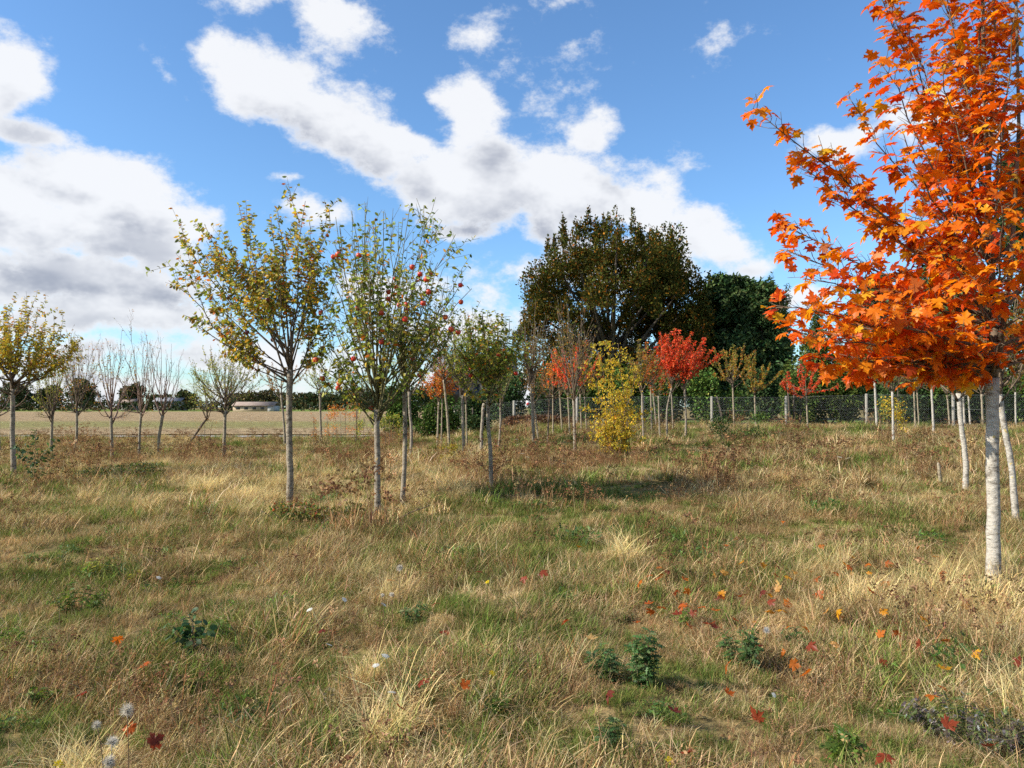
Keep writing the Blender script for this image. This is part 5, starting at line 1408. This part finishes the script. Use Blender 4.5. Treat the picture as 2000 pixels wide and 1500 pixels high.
for (x, y), lb in (((1210, 582), 'largest white umbel flower in the middle foreground'), ((1345, 543), 'white umbel flower right of the largest white one'), ((1498, 562), 'white umbel flower farthest right of the middle foreground group'), ((1285, 720), 'white umbel flower seen from the side below the largest one'),
                   ((1505, 763), 'small white flower right of the side-on umbel'), ((1468, 800), 'tiny white flower below and left of the small white one'), ((1530, 905), 'lowest white flower in the middle foreground'), ((620, 457), 'lone white flower in the left meadow')):
    flower('white_flower', lb, 'flower', 'white umbel flowers', *z7(x, y), H_WHITE, .042 if x not in (1468, 1530) else .035, .24)
flower('dandelion_clock', 'round white dandelion seed head among the right foreground weeds', 'seed head', None, *z8(995, 662), H_CLOCK, .055, .24, .1)
flower('white_flower', 'tiny white flower at the lower right of centre', 'flower', 'white umbel flowers', *z8(1023, 915), H_WHITE, .025, .2)
for (px, py), lb in (((1009, 858), 'pale flat umbel in front of the mesh fence'), ((1020, 886), 'pale flat umbel left one of two below the bare collared tree'), ((1030, 893), 'pale flat umbel right one of two below the bare collared tree'), ((1102, 906), 'pale umbel in the brown seed-head patch'), ((1640, 893), 'pale umbel left one of two in the right meadow'), ((1657, 895), 'pale umbel right one of two in the right meadow'), ((1012, 868), 'small pale umbel near the crooked thin tree')):
    flower('pale_umbel', lb, 'flower', 'pale umbels far in the meadow', px, py, H_CREAM, .09, .42, .1, (.22, .2, .1))
for (x, y), lb, sz in (((495, 980), 'large windblown thistle fluff in the left foreground', .12), ((378, 1035), 'brown and white thistle head left of the large fluff', .075), ((437, 1105), 'white thistle fluff below the large one', .10), ((420, 1180), 'thistle fluff at the bottom edge', .10), ((1560, 420), 'pale thistle fluff in the middle of the meadow', .12), ((1530, 525), 'small thistle fluff below the pale one', .08), ((1492, 527), 'smallest thistle fluff left of the others mid-meadow', .06)):
    flower('thistle_head', lb, 'thistle', 'thistle seed heads', *z7(x, y), H_FLUFF, sz * .7, .34, .4, (.2, .13, .07))
for (px, py), lb in (((961, 1315), 'bright yellow flower in the lower middle'), ((114, 1492), 'yellow flower at the bottom left edge'), ((1308, 1486), 'yellow flower at the bottom right of centre'), ((952, 1137), 'small yellow flower mid-meadow near the green strip')):
    flower('yellow_flower', lb, 'flower', 'yellow flowers', px, py, H_YEL, .035, .2)
print('small things done')

# ------------------------------------------------------------------ meadow cover (nobody could count it): instanced tufts
def blades(n, ln, wd, lean, pal, spread=.05, seg=3, curve=.6, jit=.2, seed_head=0, dirbias=None):
    a = rng.uniform(0, 6.283, n); L = rng.uniform(*ln, n); th = np.abs(rng.normal(0, lean, n)) + .05
    r = spread * np.sqrt(rng.random(n)); b = rng.uniform(0, 6.283, n)
    base = np.stack([r * np.cos(b), r * np.sin(b), np.zeros(n) - .01], -1)
    h = np.stack([np.cos(a), np.sin(a), np.zeros(n)], -1)
    if dirbias is not None: h = unit(h + np.array(dirbias))
    side = np.stack([-h[:, 1], h[:, 0], np.zeros(n)], -1)
    tw = rng.uniform(-.8, .8, n)[:, None]; side = unit(side + h * tw)
    C = palette(n, pal, jit)
    V = []; p = base.copy(); prev = th.copy()
    k = seg + 1; pts = np.zeros((n, k, 3)); pts[:, 0] = base
    for i in range(1, k):
        ang = np.minimum(th + curve * (i / seg) * rng.uniform(.4, 1.5, n), 1.75)
        p = p + (h * np.sin(ang)[:, None] + np.array([0, 0, 1.]) * np.cos(ang)[:, None]) * (L / seg)[:, None]
        p[:, 2] = np.maximum(p[:, 2], .004); pts[:, i] = p
    w = wd * rng.uniform(.6, 1.4, n)
    V = np.zeros((n, seg * 2 + 1, 3))
    for i in range(seg):
        f = w * (1 - .55 * i / seg)
        V[:, 2 * i] = pts[:, i] - side * f[:, None] / 2; V[:, 2 * i + 1] = pts[:, i] + side * f[:, None] / 2
    V[:, -1] = pts[:, -1]
    T0 = []
    for i in range(seg - 1): q = 2 * i; T0 += [(q, q + 1, q + 3), (q, q + 3, q + 2)]
    q = 2 * (seg - 1); T0.append((q, q + 1, q + 2)); T0 = np.array(T0)
    nv = seg * 2 + 1
    T = T0[None] + (np.arange(n) * nv)[:, None, None]
    parts = [(V.reshape(-1, 3), T.reshape(-1, 3), np.repeat(C, nv, 0))]
    if seed_head:
        tip = pts[:, -1]; m_ = int(10)
        pp = np.repeat(tip, m_, 0) + rng.normal(0, seed_head, (n * m_, 3)) * [1, 1, .8]
        parts.append(leaf_arrays(DIA, pp, frames(unit(rng.normal(size=(n * m_, 3))), .5, 0, .2), np.full(n * m_, seed_head * 1.6), np.repeat(C * .75, m_, 0)))
    return cat(parts)


P_GREEN = [(5, (.145, .195, .042)), (3, (.205, .245, .06)), (2, (.09, .135, .03)), (1.6, (.33, .26, .11)), (.8, (.2, .15, .06))]
P_DRY = [(4, (.53, .40, .20)), (3, (.64, .51, .28)), (1.6, (.40, .27, .125)), (1.2, (.24, .14, .06)), (.6, (.18, .19, .05))]
P_BLOND = [(4, (.60, .46, .21)), (3, (.66, .53, .27)), (1, (.42, .29, .12))]
P_TAN = [(4, (.43, .30, .145)), (3, (.55, .405, .215)), (1.3, (.28, .175, .08)), (1, (.30, .14, .06)), (1, (.16, .16, .045))]
P_BROWN = [(4, (.27, .15, .075)), (3, (.36, .215, .105)), (1.3, (.17, .085, .05)), (1, (.40, .28, .14))]
PROTO = bpy.data.collections.new('tuft_shapes')
TYPES = {}


def make_protos(tp, k, fn, mat=M_DRY):
    names = []
    c = bpy.data.collections.new('tufts_' + tp)
    for i in range(k):
        V, T, C = fn()
        me = mesh_tri('tuft', V, T, C); me.materials.append(mat)
        o = bpy.data.objects.new('tuft_%s_%02d' % (tp, i), me); c.objects.link(o)
    TYPES[tp] = c


B = blades
RP = .27                       # radius of one patch of sward


def patch(fn, k, rad=RP, low=.55, high=1.2):
    """one patch: k tufts strewn over a disc"""
    out = []
    for i in range(k):
        V, T, C = fn(); r = rad * math.sqrt(rng.random()); a = rng.uniform(0, 6.283); z = rng.uniform(low, high); w_ = rng.uniform(0, 6.283)
        c_, s_ = math.cos(w_), math.sin(w_)
        V = np.stack([V[:, 0] * c_ - V[:, 1] * s_, V[:, 0] * s_ + V[:, 1] * c_, V[:, 2]], -1) * z
        out.append((V + [r * math.cos(a), r * math.sin(a), 0], T, C * rng.uniform(.8, 1.2)))
    return cat(out)


def blond1():
    return B(60, (.26, .56), .0036, .40, P_BLOND, .10, seg=4, curve=1.1, dirbias=(.55, -.25, 0))


make_protos('green', 9, lambda: patch(lambda: B(46, (.05, .17), .0045, .6, P_GREEN, .07), 17))
make_protos('dry', 8, lambda: patch(lambda: B(44, (.07, .23), .0034, .6, P_DRY, .07, curve=.9), 15))
make_protos('tan', 9, lambda: patch(lambda: B(46, (.05, .20), .0036, .8, P_TAN, .08, curve=.9), 15))
make_protos('blond', 6, lambda: patch(blond1, 7, .2))
make_protos('thatch', 6, lambda: patch(lambda: B(46, (.10, .30), .0042, 1.15, P_TAN + [(2, (.13, .15, .04))], .12, curve=.7), 13))
make_protos('brown', 8, lambda: patch(lambda: cat([B(3, (.22, .46), .0034, .16, P_BROWN, .08, seg=3, curve=.15, seed_head=.012), B(36, (.08, .24), .0034, .6, P_BROWN + P_TAN, .08)]), 13))
make_protos('weedy', 8, lambda: cat([patch(lambda: leaf_arrays(FEATHER, rng.normal(0, .05, (26, 3)) * [1, 1, .45] + [0, 0, .07], frames(unit(rng.normal(size=(26, 3)) * [1, 1, .4] + [0, 0, .5]), .5, .05, .6), rng.uniform(.03, .07, 26), palette(26, PAL_WEEDB + PAL_WEED, .25)), 9, .22),
                                     patch(lambda: B(46, (.06, .18), .0042, .6, P_GREEN, .07), 6)]), M_LEAF)
# fewer, broader blades for the far meadow
make_protos('green_far', 6, lambda: patch(lambda: B(34, (.10, .26), .011, .5, P_GREEN, .14, seg=2), 9, .5))
make_protos('dry_far', 6, lambda: patch(lambda: B(34, (.14, .36), .009, .5, P_DRY, .14, seg=2, curve=.8), 9, .5))
make_protos('tan_far', 6, lambda: patch(lambda: B(36, (.10, .32), .010, .6, P_TAN, .16, seg=2, curve=.9), 9, .5))
make_protos('brown_far', 6, lambda: patch(lambda: cat([B(6, (.26, .52), .007, .16, P_BROWN, .16, seg=2, curve=.15, seed_head=.02), B(24, (.12, .30), .009, .5, P_BROWN + P_TAN, .16, seg=2)]), 9, .5))

PATCH = [  # px, py, half width, half height (px), kind, strength
    (1110, 985, 190, 40, 'green', 2.2), (1000, 1070, 190, 50, 'green', .8), (905, 1265, 130, 60, 'green', 1.3), (900, 1440, 420, 60, 'green', .8), (1650, 1050, 180, 50, 'green', .8), (80, 1000, 160, 30, 'green', .8), (600, 870, 160, 14, 'green', 1.6), (1000, 858, 90, 12, 'green', 1.5), (1500, 860, 260, 22, 'green', .9),
    (1280, 1320, 180, 70, 'green', .8), (980, 1185, 90, 30, 'green', 1.0), (860, 1000, 60, 24, 'green', 1.2), (400, 880, 100, 12, 'green', .7), (240, 925, 100, 22, 'green', .8), (60, 1440, 160, 60, 'green', .6), (1400, 1060, 160, 40, 'green', .5), (950, 1180, 500, 60, 'green', .4),
    (430, 960, 170, 45, 'blond', 1.3), (345, 868, 50, 14, 'blond', 1.2), (830, 950, 70, 34, 'blond', 1.3), (1930, 1215, 150, 65, 'blond', 2.6), (1830, 950, 160, 24, 'blond', .9), (1560, 945, 160, 12, 'blond', .5), (680, 985, 80, 20, 'blond', .4), (1690, 1200, 120, 60, 'blond', .45), (780, 1390, 80, 60, 'blond', .2), 
    (1080, 915, 220, 34, 'brown', 2.4), (230, 895, 150, 22, 'brown', 1.8), (1390, 985, 150, 40, 'brown', 1.2), (700, 890, 200, 18, 'brown', 1.2), (520, 905, 120, 16, 'brown', .9), (1500, 880, 120, 22, 'brown', .9), (1700, 880, 120, 20, 'brown', .7), (420, 1110, 160, 40, 'brown', .7), (1700, 1000, 200, 30, 'brown', .4), (400, 1370, 200, 70, 'brown', .5), (1950, 1440, 90, 60, 'brown', .6),
    (350, 1130, 280, 90, 'tan', 1.0), (120, 1080, 160, 40, 'tan', .9), (600, 1240, 250, 60, 'tan', .6), (1250, 1190, 200, 50, 'tan', .8), (1580, 1250, 200, 90, 'tan', .9), (900, 845, 60, 14, 'tan', 1.0),
]
# points on the ground, denser near the viewer
bands = [(1.7, 5, 36), (5, 8, 27), (8, 13, 16), (13, 20, 5.5), (20, 30, 3.6), (30, 49, 2.2)]
XX = []; YY = []; FAR = []
for (a, b_, dens) in bands:
    n = int(dens * .80 * (b_ * b_ - a * a) + dens * 3.2 * (b_ - a))
    cell = 1 / math.sqrt(dens); ny = max(2, int((b_ - a) / cell)); xs_, ys_ = [], []
    for j in range(ny):                                # jittered rows, so that no bare spots are left
        yc = a + (b_ - a) * (j + .5) / ny; hw = .80 * yc + 1.6; nx = int(2 * hw / cell)
        xs_.append(-hw + (np.arange(nx) + rng.uniform(.0, 1., nx)) * cell); ys_.append(yc + rng.uniform(-.5, .5, nx) * cell)
    x = np.concatenate(xs_); y = np.concatenate(ys_)
    XX.append(x); YY.append(y)
XX = np.concatenate(XX); YY = np.concatenate(YY)
# stop at the fence on the right and at the track on the left
def fence_y(x): return pA[1] + (pB[1] - pA[1]) * (x - pA[0]) / (pB[0] - pA[0])
ok = np.where(XX > pB[0] - 6, YY < fence_y(XX) + .8, YY < 48.3)
XX, YY = XX[ok], YY[ok]; ZZ = gz(XX, YY); n = len(XX)
px = 1000 + F * XX / YY; py = 795 - F * (ZZ - CZ) / YY
kinds = ['green', 'dry', 'tan', 'blond', 'thatch', 'brown', 'weedy']
Wt = np.zeros((n, 7))
n1 = fbm(XX * .55 + 7, YY * .55 + 3, 3); n2 = fbm(XX * .9 + 70, YY * .9 + 33, 3); n3 = fbm(XX * 1.3 + 170, YY * 1.3 + 133, 2)
Wt[:, 0] = 1.2 + 6.5 * np.maximum(0, n1 - .47); Wt[:, 1] = .50 + 3.5 * np.maximum(0, n2 - .48); Wt[:, 2] = .60 + 4.0 * np.maximum(0, .5 - n1)
Wt[:, 3] = .01; Wt[:, 4] = .85; Wt[:, 5] = .14 + 1.4 * np.maximum(0, n3 - .55); Wt[:, 6] = .12 + 1.2 * np.maximum(0, n1 * n3 * 1.9 - .52)
for (cx, cy, hw, hh, kd, st) in PATCH:
    g_ = st * (1.5 if kd != 'brown' else .6) * np.exp(-(((px - cx) / hw) ** 2 + ((py - cy) / hh) ** 2))
    Wt[:, kinds.index(kd)] += g_
    if kd == 'blond': Wt[:, 1] += g_ * .6
    if kd == 'green': Wt[:, 4] *= np.exp(-g_ * .3); Wt[:, 2] *= np.exp(-g_ * .4)
    if kd == 'blond' : Wt[:, 0] *= np.exp(-g_ * .8)
    if kd == 'brown': Wt[:, 2] += g_ * .4
Wt /= Wt.sum(1, keepdims=True)
cs = Wt.cumsum(1); kk = (cs < rng.random((n, 1))).sum(1)
kname = np.array(kinds)[np.clip(kk, 0, 6)].astype(object)
far = YY > 13 + rng.normal(0, 1.2, n)
FARMAP = {'green': 'green_far', 'dry': 'dry_far', 'tan': 'tan_far', 'blond': 'blond', 'thatch': 'tan_far', 'brown': 'brown_far', 'weedy': 'green_far'}
for a_, b_ in FARMAP.items(): kname[(kname == a_) & far] = b_
scl = rng.uniform(.6, 1.3, n) * (.58 + .8 * sm((fbm(XX * 1.1, YY * 1.1 + 50, 3) - .3) / .4))
dzx = (gz(XX + .15, YY) - gz(XX - .15, YY)) / .3; dzy = (gz(XX, YY + .15) - gz(XX, YY - .15)) / .3


def scatter_group():
    g = bpy.data.node_groups.new('scatter_tufts', 'GeometryNodeTree')
    g.interface.new_socket('Geometry', in_out='INPUT', socket_type='NodeSocketGeometry')
    g.interface.new_socket('Collection', in_out='INPUT', socket_type='NodeSocketCollection')
    g.interface.new_socket('Geometry', in_out='OUTPUT', socket_type='NodeSocketGeometry')
    gi = N(g, 'NodeGroupInput'); go = N(g, 'NodeGroupOutput')
    ci = N(g, 'GeometryNodeCollectionInfo'); ci.inputs['Separate Children'].default_value = True; ci.inputs['Reset Children'].default_value = True
    g.links.new(gi.outputs['Collection'], ci.inputs['Collection'])
    iop = N(g, 'GeometryNodeInstanceOnPoints'); iop.inputs['Pick Instance'].default_value = True
    g.links.new(gi.outputs['Geometry'], iop.inputs['Points']); g.links.new(ci.outputs[0], iop.inputs['Instance'])
    for nm, ty, sk in (('idx', 'INT', 'Instance Index'), ('rot', 'FLOAT_VECTOR', 'Rotation'), ('scl', 'FLOAT_VECTOR', 'Scale')):
        na = N(g, 'GeometryNodeInputNamedAttribute', data_type=ty); na.inputs['Name'].default_value = nm
        g.links.new(na.outputs['Attribute'], iop.inputs[sk])
    g.links.new(iop.outputs[0], go.inputs[0])
    return g


SG = scatter_group()
STUFF = {'green': ('green_grass', 'short green grass growing through the meadow'), 'dry': ('dry_grass', 'straw-coloured dry grass spread over the meadow'), 'tan': ('tan_grass', 'tan withered grass covering the meadow'), 'blond': ('blond_grass', 'tall blond grass bending over in pale patches'),
         'thatch': ('grass_thatch', 'matted flattened grass lying on the meadow floor'), 'brown': ('seed_head_stalks', 'brown withered stalks with seed heads in the meadow'), 'weedy': ('ground_weeds', 'small feathery green leaves low in the grass'),
         'green_far': ('green_grass', 'green grass in the far part of the meadow'), 'dry_far': ('dry_grass', 'dry grass in the far part of the meadow'), 'tan_far': ('tan_grass', 'withered tan grass in the far meadow'), 'brown_far': ('seed_head_stalks', 'rust-brown seed-head stalks in the far meadow')}
tot = 0
for tp, c in TYPES.items():
    sel = np.where(kname == tp)[0]; k = len(sel); tot += k
    if not k: continue
    me = bpy.data.meshes.new(STUFF[tp][0]); me.vertices.add(k)
    me.vertices.foreach_set('co', np.stack([XX[sel], YY[sel], ZZ[sel]], -1).astype(np.float32).ravel())
    a = me.attributes.new('idx', 'INT', 'POINT'); a.data.foreach_set('value', rng.integers(0, len(c.objects), k).astype(np.int32))
    rz = rng.uniform(0, 6.283, k) if tp != 'blond' else rng.normal(0, .6, k)
    a = me.attributes.new('rot', 'FLOAT_VECTOR', 'POINT'); a.data.foreach_set('vector', np.stack([np.arctan(dzy[sel]), -np.arctan(dzx[sel]), rz], -1).astype(np.float32).ravel())
    s_ = scl[sel] if tp != 'blond' else rng.uniform(.6, 1.0, k) * (1 + .3 * (XX[sel] > 2.5) * (YY[sel] < 8))
    if not tp.endswith('_far'): s_ = np.clip(s_, .65, 1.5) * (1 - .22 * sm((9 - YY[sel]) / 5))
    a = me.attributes.new('scl', 'FLOAT_VECTOR', 'POINT'); a.data.foreach_set('vector', np.stack([s_, s_, s_], -1).astype(np.float32).ravel())
    o = bpy.data.objects.new(STUFF[tp][0], me); COL.objects.link(o); o['kind'] = 'stuff'; tag(o, STUFF[tp][1], 'grass' if 'grass' in STUFF[tp][0] else 'weeds')
    md = o.modifiers.new('scatter', 'NODES'); md.node_group = SG
    md[[i.identifier for i in SG.interface.items_tree if i.name == 'Collection'][0]] = c
print('tufts', tot)
